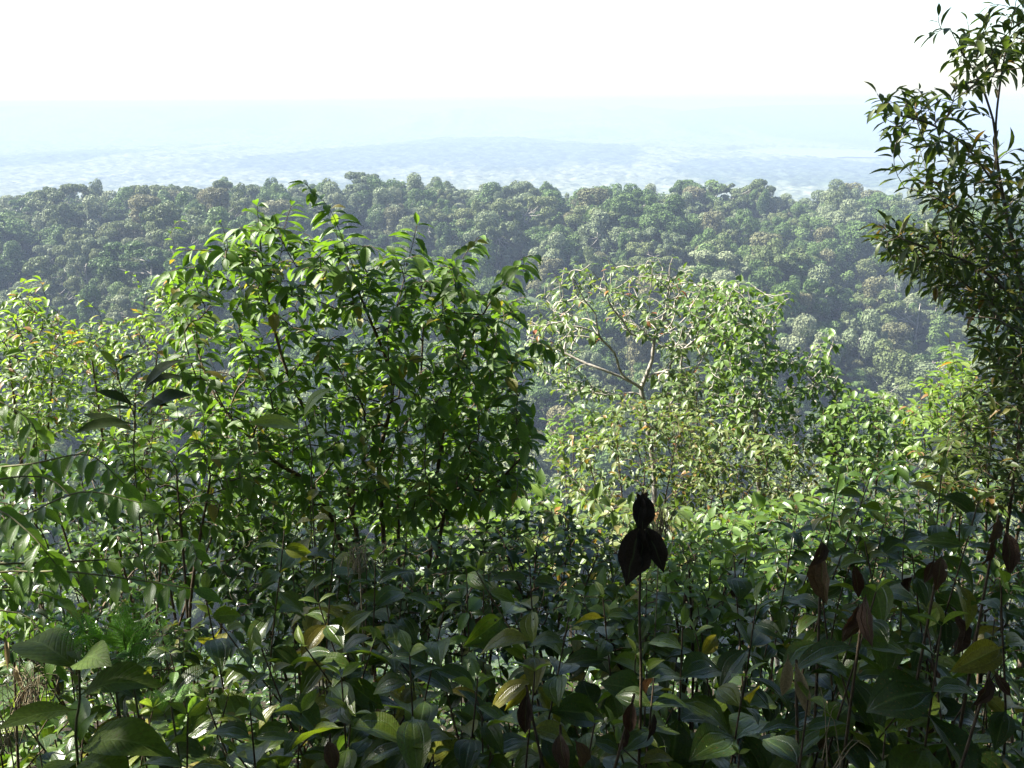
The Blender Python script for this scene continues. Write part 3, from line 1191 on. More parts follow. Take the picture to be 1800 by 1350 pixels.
    ln.new(attr('grow', 'FLOAT_VECTOR'), ip.inputs['Scale'])
    ln.new(ip.outputs[0], go.inputs[0])
    md = o.modifiers.new('instances', 'NODES')
    md.node_group = ng


plant_ridge()

# ------------------------------------------------------------------ shrubs and trees on the near slope
def shrub_centre():
    base = ground_under(690, 980, 4.7)
    T = lambda x, y, d: P(x, y, d)
    limbs = [[base, T(672, 910, 4.6), T(668, 800, 4.55), T(690, 680, 4.6), T(650, 560, 4.6), T(600, 450, 4.5)],
             [base + (0.06, 0.05, 0), T(762, 905, 4.7), T(775, 790, 4.7), T(793, 690, 4.6), T(830, 590, 4.6), T(880, 500, 4.5)],
             [base + (-0.08, 0.02, 0), T(620, 900, 4.8), T(560, 770, 4.8), T(500, 640, 4.8), T(465, 500, 4.8)],
             [base + (-0.05, -0.06, 0), T(590, 930, 4.4), T(470, 800, 4.3), T(380, 700, 4.4), T(330, 560, 4.6)],
             [base + (0.08, -0.04, 0), T(780, 910, 4.4), T(860, 860, 4.3), T(930, 790, 4.2)],
             [base + (0.02, 0.10, 0), T(700, 830, 5.0), T(735, 700, 5.0), T(745, 560, 5.0)]]
    shoots = [[T(640, 520, 4.5), T(606, 430, 4.45), T(578, 365, 4.4), T(536, 322, 4.35)],
              [T(640, 540, 4.55), T(600, 440, 4.55), T(590, 400, 4.5)],
              [T(690, 560, 4.6), T(715, 470, 4.6), T(733, 396, 4.55)],
              [T(780, 540, 4.5), T(810, 460, 4.5), T(842, 416, 4.4)],
              [T(460, 450, 4.8), T(455, 400, 4.8), T(452, 362, 4.75)],
              [T(490, 460, 4.8), T(500, 400, 4.8), T(512, 362, 4.75)],
              [T(400, 450, 4.7), T(395, 410, 4.7), T(388, 392, 4.65)],
              [T(890, 500, 4.4), T(910, 460, 4.35), T(936, 448, 4.3)],
              [T(900, 640, 4.3), T(940, 600, 4.2), T(958, 612, 4.15)]]
    poly = [(285, 640), (278, 500), (310, 440), (370, 415), (440, 385), (500, 395), (560, 420), (620, 420), (680, 440), (740, 440), (810, 455),
            (840, 520), (880, 490), (925, 470), (930, 530), (890, 600), (935, 650), (925, 720), (955, 790), (930, 850), (860, 890), (760, 900), (640, 880), (520, 860), (420, 850),
            (340, 820), (290, 720)]
    low = [(380, 700), (640, 640), (900, 640), (950, 760), (920, 870), (780, 930), (560, 920), (400, 860)]
    return bush('leafy_shrub', 'tall many-stemmed green shrub in the middle with an arching top shoot', 'shrub', 'shrub', base, limbs, [poly, low], 1100, 4.0, 5.2, 0.114, 21,
         span=0.45, spacing=0.033, shoots=shoots, step=0.07, r_tip=0.0017, arch=0.14, droop=0.55)


shrub_centre()


def simple_bush(name, label, cat, spec, at, polys, n, d0, d1, size, seed, stems=4, extra=(), **kw):
    """base below pixel `at`; a few stems lead into the outline"""
    rs = np.random.default_rng(seed + 900)
    dm = (d0 + d1) / 2
    base = ground_under(at[0], at[1], dm)
    allp = np.array([q for p in polys for q in p], float)
    lo, hi = allp.min(0), allp.max(0)
    limbs = []
    for i in range(stems):
        f = (i + 0.5) / stems
        x = lo[0] + (hi[0] - lo[0]) * (0.15 + 0.7 * f)
        y = lo[1] + (hi[1] - lo[1]) * rs.uniform(0.3, 0.5)
        tip = P(x, y, rs.uniform(d0, d1))
        mid = base * 0.45 + tip * 0.55
        mid[0] = base[0] * 0.6 + tip[0] * 0.4 + rs.normal(0, 0.04)
        limbs.append([base + np.array((rs.normal(0, 0.06), rs.normal(0, 0.06), 0)), mid, tip])
    ex = [P(x, y, d if d else dm) for x, y, d in extra]
    return bush(name, label, cat, spec, base, limbs, polys, n, d0, d1, size, seed, extra_tips=ex, **kw)


# sunlit bushes on the left
simple_bush('slope_bush', 'sunlit yellow-green bush at the left edge of the thicket', 'bush', 'light', (40, 1000),
            [[(-60, 560), (0, 530), (45, 500), (80, 520), (120, 560), (150, 620), (130, 760), (40, 800), (-80, 800)]], 580, 6.0, 7.4, 0.105, 31, extra=((55, 485, 6.6), (30, 510, 6.4), (75, 500, 6.8)), span=0.4, spacing=0.05)
simple_bush('slope_bush', 'sunlit pale bush with rusty flower spikes beside the tall shrub', 'bush', 'light', (210, 1000),
            [[(110, 600), (150, 560), (200, 570), (250, 540), (290, 480), (330, 520), (320, 700), (280, 800), (140, 800)]], 580, 6.4, 7.8, 0.10, 32, extra=((228, 478, 7), (318, 388, 7.2), (300, 412, 7.2), (140, 520, 7), (165, 540, 7)), span=0.4, spacing=0.05)
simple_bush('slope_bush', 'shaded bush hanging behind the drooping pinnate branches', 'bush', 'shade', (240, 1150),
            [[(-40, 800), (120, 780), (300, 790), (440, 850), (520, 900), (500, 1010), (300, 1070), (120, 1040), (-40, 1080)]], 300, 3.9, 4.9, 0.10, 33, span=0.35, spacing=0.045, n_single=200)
simple_bush('slope_bush', 'green bush with drooping leaf sprays below the silhouetted sapling', 'bush', 'shrub', (330, 1100),
            [[(170, 760), (250, 730), (380, 740), (470, 800), (510, 900), (460, 960), (330, 930), (200, 870)]], 170, 3.6, 4.4, 0.105, 34, span=0.3, spacing=0.04, droop=0.5, n_single=260)


# the pale-limbed tree right of the middle
def pale_tree():
    D = 10.6
    T = lambda x, y, d=D: P(x, y, d)
    base = ground_under(1140, 760, D)
    limbs = [[base, T(1150, 900), T(1140, 760), T(1127, 682)],
             [T(1127, 682), T(1146, 633), T(1150, 597), T(1170, 545), T(1178, 470)],
             [T(1127, 682), T(1093, 657, 10.3), T(1080, 620, 10.2), T(1053, 590, 10.1), T(1047, 553, 10.1), T(1027, 527, 10.0), T(1010, 493, 10.0)],
             [T(1105, 668), T(1060, 650, 10.5), T(1017, 633, 10.6), T(967, 607, 10.7), T(925, 590, 10.8)],
             [T(1150, 597), T(1110, 587, 10.3), T(1097, 567, 10.2), T(1070, 530, 10.2), T(1060, 470, 10.2)],
             [T(1150, 597), T(1190, 573, 10.9), T(1230, 530, 11.0)],
             [T(1140, 760), T(1122, 720, 10.9), T(1070, 690, 11.1), T(1030, 680, 11.2)],
             [T(1140, 760), T(1190, 690, 11.0), T(1197, 640, 11.0), T(1205, 600, 11.0), T(1225, 560, 11.1)]]
    poly = [[(905, 570), (930, 525), (980, 470), (1050, 448), (1110, 456), (1180, 452), (1210, 470), (1300, 500), (1270, 580), (1245, 640), (1180, 620), (1120, 590), (1060, 560), (1000, 600), (930, 640)],
            [(1000, 640), (1060, 665), (1110, 690), (1000, 710), (960, 680)], [(905, 560), (980, 540), (1040, 600), (1000, 660), (930, 660)], [(1160, 480), (1290, 500), (1290, 640), (1180, 640)], [(1150, 640), (1240, 640), (1270, 720), (1190, 740), (1150, 700)]]
    bush('pale_limbed_tree', 'small tree with forked pale limbs and sparse red-flecked leaves', 'tree', 'olive', base, limbs, poly, 480, 9.6, 11.8, 0.130, 41, bark='bark_pale',
         span=0.42, spacing=0.055, step=0.12, r_tip=0.0040, expo=0.39, arch=0.04, droop=0.55, stem_name='limb')


pale_tree()


def vine_clump():
    D = 9.4
    T = lambda x, y, d=D: P(x, y, d)
    base = ground_under(1440, 760, D)
    limbs = [[base, T(1470, 760), T(1427, 667), T(1370, 617), T(1317, 577), T(1290, 555)],
             [base + (-0.1, 0, 0), T(1330, 800), T(1340, 680), T(1345, 590), T(1330, 530)],
             [T(1317, 577), T(1323, 610), T(1300, 640), T(1290, 670), T(1280, 703)],
             [T(1427, 667), T(1450, 640), T(1465, 600)]]
    poly = [[(1195, 530), (1240, 495), (1320, 490), (1345, 520), (1385, 512), (1395, 545), (1350, 600), (1420, 640), (1290, 640), (1230, 600)],
            [(1250, 630), (1350, 610), (1440, 620), (1490, 670), (1500, 760), (1380, 810), (1290, 780), (1240, 700)],
            [(1430, 600), (1460, 600), (1470, 640), (1440, 650)]]
    bush('vine_covered_tree', 'leaning dead-limbed tree smothered in a dense green vine', 'tree', 'vine', base, limbs, poly, 560, 8.7, 10.2, 0.115, 42, bark='bark_pale', span=0.4, spacing=0.05, step=0.1,
         r_tip=0.003, arch=0.05, droop=0.6, stem_name='limb', extra_tips=[P(1388, 515, 9.2), P(1475, 605, 9.2), P(1462, 585, 9.3)], mode='spiral')


vine_clump()
simple_bush('thicket_bush', 'bush speckled with rusty orange leaves under the pale-limbed tree', 'bush', 'rust', (1120, 1000),
            [[(960, 790), (1000, 740), (1080, 700), (1160, 700), (1250, 720), (1260, 850), (1180, 920), (1060, 910), (980, 870)]], 460, 8.0, 9.6, 0.100, 51, span=0.4, spacing=0.045, step=0.1, mode='spiral', droop=0.2)
simple_bush('thicket_bush', 'glossy pale green bush below the vine-covered tree', 'bush', 'rust', (1330, 1000),
            [[(1220, 760), (1300, 740), (1400, 780), (1460, 820), (1440, 900), (1320, 950), (1230, 920), (1190, 850)]], 460, 7.8, 9.2, 0.100, 52, span=0.4, spacing=0.045, step=0.1, mode='spiral', droop=0.2)
simple_bush('thicket_bush', 'grey-green bush between the pale trunk and the leaning vine-covered limb', 'bush', 'olive', (1220, 1000),
            [[(1150, 680), (1200, 640), (1290, 640), (1330, 700), (1320, 790), (1220, 800), (1150, 770)]], 180, 9.4, 10.6, 0.15, 57, span=0.42, spacing=0.05, step=0.1, n_single=160)
simple_bush('thicket_bush', 'light green leafy sprig beside the edge of the tall shrub', 'bush', 'bright', (1010, 900),
            [[(960, 740), (1000, 715), (1070, 720), (1080, 760), (1020, 790), (960, 790)]], 70, 9.6, 10.4, 0.14, 53, span=0.4, spacing=0.05, step=0.1, n_single=120)
simple_bush('thicket_bush', 'sunlit bush with vivid green sprigs right of the vine-covered tree', 'bush', 'vine', (1530, 950),
            [[(1440, 720), (1490, 680), (1560, 690), (1620, 740), (1620, 820), (1540, 860), (1440, 840)]], 320, 8.0, 9.6, 0.110, 54, span=0.4, spacing=0.045, step=0.1, mode='spiral')
simple_bush('thicket_bush', 'sunlit yellowish bush tucked under the overhanging right tree', 'bush', 'light', (1680, 900),
            [[(1580, 720), (1620, 660), (1680, 620), (1715, 640), (1740, 690), (1740, 780), (1700, 820), (1600, 800)]], 300, 7.4, 9.0, 0.110, 55, span=0.4, spacing=0.045, step=0.1, extra=((1668, 595, 8), (1690, 600, 8.2)))
simple_bush('thicket_bush', 'dark shaded bush against the right edge below the overhanging tree', 'bush', 'dark', (1760, 1000),
            [[(1620, 800), (1680, 740), (1720, 640), (1790, 570), (1900, 560), (1920, 860), (1720, 900), (1630, 880)]], 480, 4.8, 6.2, 0.12, 56, span=0.35, spacing=0.04, step=0.08)


# overhanging tree on the right
def right_tree():
    D = 5.6
    T = lambda x, y, d=D: P(x, y, d)
    base = ground_under(1860, 800, D)
    limbs = [[base, T(1835, 800), T(1812, 600), T(1790, 470), T(1762, 340), T(1750, 240), T(1762, 120), T(1788, -10), T(1800, -160)],
             [T(1760, 340), T(1700, 260, 5.5), T(1640, 220, 5.4), T(1570, 200, 5.3)],
             [T(1752, 230), T(1725, 150, 5.6), T(1690, 90, 5.6), T(1670, 50, 5.6)],
             [T(1790, 470), T(1720, 400, 5.3), T(1650, 350, 5.2), T(1590, 330, 5.1)],
             [T(1800, 540), T(1720, 470, 5.2), T(1640, 440, 5.1), T(1560, 410, 5.0)],
             [T(1812, 600), T(1750, 560, 5.0), T(1700, 560, 5.0)],
             [T(1812, 600), T(1880, 480, 5.8), T(1930, 350, 5.9), T(1950, 200, 6)]]
    polys = [[(1535, 172), (1620, 150), (1700, 180), (1740, 290), (1640, 300), (1565, 265)],
             [(1650, 50), (1700, 15), (1760, 20), (1790, 100), (1740, 160), (1690, 160)],
             [(1770, 10), (1850, -40), (1850, 150), (1790, 140)],
             [(1580, 320), (1680, 270), (1760, 270), (1800, 330), (1780, 420), (1660, 380)],
             [(1530, 395), (1600, 385), (1700, 400), (1760, 430), (1800, 540), (1700, 535), (1600, 495), (1550, 440)], [(1535, 395), (1640, 390), (1700, 440), (1660, 510), (1570, 460)],
             [(1650, 510), (1760, 500), (1800, 520), (1830, 680), (1740, 650)],
             [(1700, 520), (1820, 480), (1860, 760), (1770, 740), (1720, 640)],
             [(1600, 400), (1740, 390), (1810, 460), (1800, 570), (1690, 540), (1610, 460)],
             [(1620, 400), (1740, 380), (1800, 440), (1800, 560), (1700, 540)],
             [(1790, 260), (1850, 240), (1860, 640), (1810, 660)]]
    bush('overhanging_tree', 'tall slender tree with narrow dark leaves leaning in at the right', 'tree', 'dark', base, limbs, polys, 680, 5.0, 6.2, 0.124, 61, bark='bark',
         span=0.32, spacing=0.03, step=0.08, r_tip=0.0017, arch=0.06, droop=0.35, fwd=0.9, stem_name='limb', mode='spiral',
         extra_tips=[P(1542, 165, 5.3), P(1650, 30, 5.6), P(1545, 395, 5.0), P(1580, 330, 5.1), P(1650, 55, 5.6), P(1740, 10, 5.6), P(1560, 185, 5.2), P(1535, 420, 5.0), P(1560, 440, 5.0), P(1600, 330, 5.2), P(1630, 60, 5.6)])


right_tree()

# bright and shaded shrubs behind the foreground plants
simple_bush('low_shrub', 'bright green shrub behind the withered black leaves', 'shrub', 'bright', (1220, 1150),
            [[(1120, 980), (1180, 935), (1260, 930), (1330, 980), (1340, 1050), (1240, 1070), (1140, 1050)]], 150, 3.3, 4.0, 0.105, 71, span=0.25, spacing=0.035, n_single=200, mode='spiral')
simple_bush('low_shrub', 'small-leaved shaded shrub below the tall shrub stems', 'shrub', 'shade', (620, 1150),
            [[(380, 960), (500, 930), (620, 940), (760, 940), (840, 980), (820, 1080), (600, 1110), (400, 1080)]], 260, 3.4, 4.2, 0.085, 72, span=0.28, spacing=0.035, n_single=200)
simple_bush('low_shrub', 'small-leaved olive shrub between the tall shrub and the rusty bush', 'shrub', 'shade', (950, 1150),
            [[(820, 940), (900, 900), (990, 900), (1080, 930), (1120, 1000), (1060, 1080), (900, 1080), (820, 1040)]], 250, 3.5, 4.6, 0.085, 73, span=0.28, spacing=0.035, n_single=200)
simple_bush('low_shrub', 'leafy green shrub in shade below the glossy pale bush', 'shrub', 'shade', (1450, 1150),
            [[(1340, 920), (1440, 880), (1560, 880), (1640, 930), (1640, 1060), (1480, 1090), (1360, 1060)]], 260, 4.0, 5.2, 0.10, 74, span=0.28, spacing=0.035, n_single=160)


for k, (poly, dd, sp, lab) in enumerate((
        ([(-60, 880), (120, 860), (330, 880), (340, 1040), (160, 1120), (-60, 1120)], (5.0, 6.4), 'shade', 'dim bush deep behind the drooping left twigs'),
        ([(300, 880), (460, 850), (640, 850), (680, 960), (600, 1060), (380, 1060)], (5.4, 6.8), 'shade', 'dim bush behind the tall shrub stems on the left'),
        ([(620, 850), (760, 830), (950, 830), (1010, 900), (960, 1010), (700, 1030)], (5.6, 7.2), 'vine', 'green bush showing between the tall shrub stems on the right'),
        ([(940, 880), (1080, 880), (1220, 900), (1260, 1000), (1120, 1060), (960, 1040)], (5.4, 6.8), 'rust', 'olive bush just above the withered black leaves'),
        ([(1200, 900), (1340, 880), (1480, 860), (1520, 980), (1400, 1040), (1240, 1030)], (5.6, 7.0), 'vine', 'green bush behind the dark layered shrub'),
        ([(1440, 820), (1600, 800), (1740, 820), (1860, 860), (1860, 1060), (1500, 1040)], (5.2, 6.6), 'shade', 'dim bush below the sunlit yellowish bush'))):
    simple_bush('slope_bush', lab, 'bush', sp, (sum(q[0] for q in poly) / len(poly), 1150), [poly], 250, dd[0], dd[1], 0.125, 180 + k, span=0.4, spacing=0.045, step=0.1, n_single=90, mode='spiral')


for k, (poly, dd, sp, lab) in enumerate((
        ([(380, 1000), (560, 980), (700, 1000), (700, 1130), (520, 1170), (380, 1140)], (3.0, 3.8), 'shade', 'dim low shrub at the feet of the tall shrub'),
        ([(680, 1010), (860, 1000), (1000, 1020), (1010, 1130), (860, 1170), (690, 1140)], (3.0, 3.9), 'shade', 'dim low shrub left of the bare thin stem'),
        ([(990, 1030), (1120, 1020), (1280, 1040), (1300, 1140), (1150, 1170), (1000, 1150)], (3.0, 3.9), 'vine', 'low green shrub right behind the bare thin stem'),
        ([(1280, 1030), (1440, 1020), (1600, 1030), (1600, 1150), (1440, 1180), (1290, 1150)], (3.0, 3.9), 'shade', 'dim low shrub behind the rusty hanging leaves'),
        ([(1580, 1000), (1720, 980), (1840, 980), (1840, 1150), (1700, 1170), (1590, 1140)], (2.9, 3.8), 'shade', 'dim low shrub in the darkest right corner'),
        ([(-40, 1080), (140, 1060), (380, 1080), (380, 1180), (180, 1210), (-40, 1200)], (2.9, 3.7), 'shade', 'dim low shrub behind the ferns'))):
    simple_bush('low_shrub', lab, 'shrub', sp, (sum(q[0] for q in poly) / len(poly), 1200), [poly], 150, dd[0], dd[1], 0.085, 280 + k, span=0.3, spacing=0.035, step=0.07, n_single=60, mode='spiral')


# undergrowth on the slope, one uncountable mass
def undergrowth():
    rs = np.random.default_rng(77)
    lv = Leaves()
    n = 20000
    ys = 1.2 + 13 * rs.random(n) ** 1.9
    xs = rs.uniform(-0.68, 0.68, n) * (ys + 0.6)
    zs = height(xs, ys)
    tall = 0.12 + 0.16 * ys ** 0.75
    for x, y, z, t in zip(xs, ys, zs, tall):
        h = t * rs.random() ** 1.2
        lv.add((x, y, z + h), rs.normal(0, 1, 3) * (1, 1, 0.35) + (0, 0, -0.15), (rs.normal(0, .4), rs.normal(0, .4), 1), rs.uniform(0.05, 0.11) * (0.8 + y * 0.04))
    root = thing('undergrowth', (0, 4, gz(0, 4)), 'low tangle of small leaves covering the slope between the shrubs', 'undergrowth')
    root['kind'] = 'stuff'
    pos, rot, size = np.array(lv.pos), np.array(lv.rot), np.array(lv.size)
    idx = np.arange(n)
    me = merge_leaves('foliage', SPEC['shade'], pos, rot, size, idx, np.array(root.location))
    o = link('foliage', me, root)
    o['kind'] = 'stuff'


undergrowth()


# ------------------------------------------------------------------ broad-leaved plants of the foreground
def place_leaf(root, spec, p, fwd, up, size, i, name='leaf', wide=1.0):
    A = frame(fwd, up) * size * np.array((wide, 1, 1))
    o = np.array(root.location)
    m = Matrix.Identity(4)
    for a in range(3):
        for b in range(3):
            m[a][b] = A[a, b]
        m[a][3] = p[a] - o[a]
    return link(name, SPEC[spec].meshes[i % len(SPEC[spec].meshes)], root, m)


def broad_plant(px, py, d, label, seed, pairs=4, L=0.125, spec='broad', gap=0.065, lean=0.0, tipspec='young', name='understory_shrub', group='broad-leaved understory shrubs in the foreground',
                droopy=0.0, dead=0.0, branches=1):
    rs = np.random.default_rng(seed)
    tip = P(px, py, d)
    base = tip.copy()
    base[0] += rs.normal(0, 0.07) - lean * 0.35
    base[1] += rs.uniform(-0.03, 0.12)
    base[2] = gz(base[0], base[1]) - 0.02
    if base[2] > tip[2] - 0.25:
        base[2] = tip[2] - 0.3
    root = thing(name, base, label, 'shrub', group)
    stems = []
    lower = Leaves()
    H = tip[2] - base[2]
    for b in range(branches):
        tp = tip if b == 0 else tip + np.array((rs.normal(0, 0.13), rs.normal(0, 0.1), -rs.uniform(0.05, 0.22)))
        b0 = base if b == 0 else base * 0.45 + tip * 0.55 + np.array((0, 0, -0.1 * H))
        mid = (b0 + tp) / 2 + np.array((rs.normal(0, 0.035), rs.normal(0, 0.03), 0))
        line = smooth_line([b0, mid, tp], 0.05)
        stems.append((line, np.linspace(0.0042 if b == 0 else 0.003, 0.0016, len(line))))
        s = np.concatenate(([0], np.cumsum(np.linalg.norm(np.diff(line, axis=0), axis=1))))
        phi = rs.uniform(0, 6.28)
        for k in range(pairs):
            dd = s[-1] - gap * (k ** 1.08) * rs.uniform(0.9, 1.1)
            if dd < 0.03:
                break
            p = np.array([np.interp(dd, s, line[:, a]) for a in range(3)])
            ang = phi + k * math.pi / 2 + rs.normal(0, 0.2)
            for sg in (0, math.pi):
                if rs.random() < 0.06 and k > 0:
                    continue
                out = np.array((math.cos(ang + sg), math.sin(ang + sg), 0))
                grow = min(1, 0.42 + 0.26 * k)
                rise = (0.75 if k == 0 else max(0.30 - 0.14 * k, -0.45)) - droopy
                use = tipspec if k == 0 else spec
                sz = L * grow * rs.uniform(0.85, 1.12)
                up = np.array((0, 0, 1.0)) + rs.normal(0, 0.30, 3) + out * 0.3
                if k >= 6:
                    lower.add(p, out + np.array((0, 0, rise * 0.4)) + rs.normal(0, 0.15, 3), up, sz)
                    continue
                if rs.random() < dead:
                    use, rise = 'dead', -1.6
                    up = out + rs.normal(0, 0.3, 3)
                place_leaf(root, use, p, out + np.array((0, 0, rise)) + rs.normal(0, 0.2, 3), up, sz * rs.uniform(0.8, 1.15), int(rs.integers(0, 50)), wide=rs.uniform(0.82, 1.15))
    if len(lower):
        link('lower_foliage', merge_leaves('lower_foliage', SPEC[spec], np.array(lower.pos), np.array(lower.rot), np.array(lower.size), np.arange(len(lower)), np.array(root.location)), root)['kind'] = 'stuff'
    for st in stems:
        link('stem', tubes('stem', [st], M['stem'], np.array(root.location), 6), root)
    return root


PLANTS = [
    # px, py, distance, leaf length, pairs, options, label
    (545, 880, 2.9, 0.115, 3, dict(spec='yellowing', tipspec='yellowing'), 'foreground shrub with yellowing heart-shaped leaves in front of the tall shrub'),
    (590, 905, 2.7, 0.12, 5, dict(branches=2), 'dark foreground shrub just right of the yellowing heart-shaped leaves'),
    (500, 930, 2.5, 0.115, 5, dict(branches=2), 'dark foreground shrub just left of the yellowing heart-shaped leaves'),
    (715, 935, 2.6, 0.115, 5, dict(branches=2), 'dark shrub with sky-lit leaf tips below the tall shrub stems'),
    (660, 985, 2.1, 0.125, 6, dict(branches=3), 'big dark shrub with long glossy leaves left of the middle'),
    (560, 1060, 2.0, 0.125, 5, dict(branches=2), 'shrub with a pale ribbed drooping leaf left of the middle'),
    (780, 1075, 2.0, 0.13, 5, dict(branches=2, lean=0.3), 'leaning shrub with broad grey-shining leaves in the middle'),
    (820, 1000, 2.6, 0.10, 4, dict(spec='pinnate'), 'smaller shrub with narrow shining leaves in the middle'),
    (930, 985, 2.2, 0.135, 5, dict(lean=-0.3, branches=2), 'tall shrub with long arching leaves left of the withered black leaves'),
    (1000, 1085, 2.0, 0.12, 4, dict(spec='heart'), 'shrub with backlit heart-shaped leaves left of the bare thin stem'),
    (1060, 1050, 2.3, 0.12, 4, dict(spec='broad'), 'shrub with yellow-green leaves directly below the withered black leaves'),
    (1200, 1100, 1.95, 0.13, 5, dict(spec='heart', branches=2), 'shrub with pale rounded three-veined leaves right of the bare thin stem'),
    (1290, 975, 2.3, 0.12, 4, dict(spec='heart', tipspec='young'), 'shrub topped by two upright yellow-green young leaves'),
    (1330, 1060, 2.1, 0.14, 5, dict(branches=2), 'shrub with long downcurved leaves right of the young yellow-green leaves'),
    (1475, 835, 2.8, 0.11, 6, dict(branches=2), 'tall shrub with a pale heart-shaped top leaf before the glossy bush'),
    (1400, 905, 2.8, 0.105, 5, dict(branches=2), 'dark layered shrub standing in front of the glossy pale bush'),
    (1535, 825, 2.7, 0.11, 6, dict(branches=2), 'shrub with an olive-yellow top rosette near the right'),
    (1655, 835, 2.4, 0.13, 6, dict(branches=2), 'tall dark shrub with long flat top leaves below the overhanging tree'),
    (1720, 880, 2.2, 0.12, 5, dict(dead=0.15, branches=2), 'dark shrub with a few hanging brown leaves at the right'),
    (1590, 910, 2.4, 0.12, 5, dict(spec='heart'), 'shrub with wide grey-green leaves near the hanging brown leaves'),
    (1440, 990, 2.0, 0.12, 5, dict(dead=0.1, branches=2), 'shrub with rusty hanging leaves below the layered dark shrub'),
    (1540, 1040, 1.8, 0.13, 5, dict(dead=0.12, branches=2), 'shaded shrub with large brown drooping leaves right of the middle'),
    (1655, 1100, 1.65, 0.125, 4, dict(spec='heart'), 'deeply shaded shrub with one wide heart-shaped shining leaf'),
    (1760, 1030, 1.7, 0.13, 5, dict(dead=0.1, branches=2), 'deeply shaded shrub hung with dead brown leaves at the right edge'),
    (1310, 1190, 1.7, 0.115, 4, dict(spec='heart'), 'low shrub with a single ribbed shining leaf right of the middle'),
    (1150, 1190, 1.75, 0.12, 4, dict(spec='heart', dead=0.15), 'low shrub with a broad pale leaf below the bare thin stem'),
    (940, 1180, 1.7, 0.13, 4, dict(dead=0.15), 'low shrub with a hanging brown leaf at the bottom middle'),
    (840, 1190, 1.8, 0.12, 4, dict(), 'low shrub with folded grey leaves at the bottom middle'),
    (720, 1150, 1.75, 0.14, 5, dict(branches=2), 'low shrub with wide drooping leaves left of the bottom middle'),
    (600, 1190, 1.7, 0.135, 5, dict(branches=2), 'low shrub with narrow blue-shining leaves at the bottom left of middle'),
    (460, 1140, 1.8, 0.12, 5, dict(branches=2), 'low dark shrub right of the fern'),
    (360, 1040, 2.1, 0.12, 5, dict(), 'dark shrub with large bent leaves behind the fern'),
    (440, 1250, 1.6, 0.13, 4, dict(), 'low dark shrub with silver-shining leaf edges at the bottom left'),
    (330, 1260, 1.6, 0.12, 4, dict(), 'low spotted shrub right of the thick-leaved sapling'),
    (1420, 1230, 1.5, 0.13, 3, dict(dead=0.2), 'near shrub with a long hanging green blade at the bottom right'),
]
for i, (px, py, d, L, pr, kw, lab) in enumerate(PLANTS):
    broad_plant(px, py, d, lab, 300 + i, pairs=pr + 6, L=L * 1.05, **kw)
frs = np.random.default_rng(404)
ZONES = [(120, 'by the thick-leaved sapling'), (300, 'by the ferns'), (460, 'right of the ferns'), (600, 'below the yellowing heart leaves'), (760, 'below the tall shrub stems'), (900, 'left of the arching-leaved shrub'),
         (1080, 'left of the bare thin stem'), (1230, 'right of the bare thin stem'), (1390, 'below the young yellow-green leaves'), (1560, 'among the rusty hanging leaves'), (1700, 'below the overhanging tree'), (1900, 'at the shaded right edge')]
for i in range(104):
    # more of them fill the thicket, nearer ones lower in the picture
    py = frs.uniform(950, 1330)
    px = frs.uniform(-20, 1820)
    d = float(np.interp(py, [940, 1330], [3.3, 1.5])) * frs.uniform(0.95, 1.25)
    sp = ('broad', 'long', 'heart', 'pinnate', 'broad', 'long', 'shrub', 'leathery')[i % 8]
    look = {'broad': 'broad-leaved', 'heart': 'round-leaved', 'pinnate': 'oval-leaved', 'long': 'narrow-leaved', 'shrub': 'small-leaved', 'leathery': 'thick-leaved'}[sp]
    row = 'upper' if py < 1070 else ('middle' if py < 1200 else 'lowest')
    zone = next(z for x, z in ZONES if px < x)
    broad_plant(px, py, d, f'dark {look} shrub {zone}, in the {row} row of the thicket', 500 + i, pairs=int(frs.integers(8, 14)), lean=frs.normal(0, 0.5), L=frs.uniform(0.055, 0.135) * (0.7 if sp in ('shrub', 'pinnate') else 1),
                spec=sp, dead=0.01 if px < 1300 else 0.035, branches=int(frs.integers(1, 3)))


# ------------------------------------------------------------------ saplings with large leaves
def sapling(name, label, stem_px, leaves, spec, mat='stem_green', r=0.0045, seed=1):
    """stem_px: (px,py,d) control points from top to bottom; leaves: (px,py,d, tip px,py,d, width factor)"""
    pts = [P(*q) for q in stem_px]
    base = pts[-1].copy()
    base[2] = min(gz(base[0], base[1]) - 0.02, base[2] - 0.05)
    root = thing(name, base, label, 'sapling')
    line = smooth_line([base] + pts[::-1], 0.04)
    link('stem', tubes('stem', [(line, np.linspace(r, r * 0.5, len(line)))], M[mat], base, 7), root)
    for k, (a, b, c, x, y, z, sp) in enumerate(leaves):
        p0, p1 = P(a, b, c), P(x, y, z)
        size = float(np.linalg.norm(p1 - p0)) * 1.12
        n = np.array((0, -0.35, 1.0))
        f = p1 - p0 + np.array((0, 0, 0.45 * size))     # the droop brings the tip back down
        place_leaf(root, sp or spec, p0, f, n, size, seed + k)
    return root


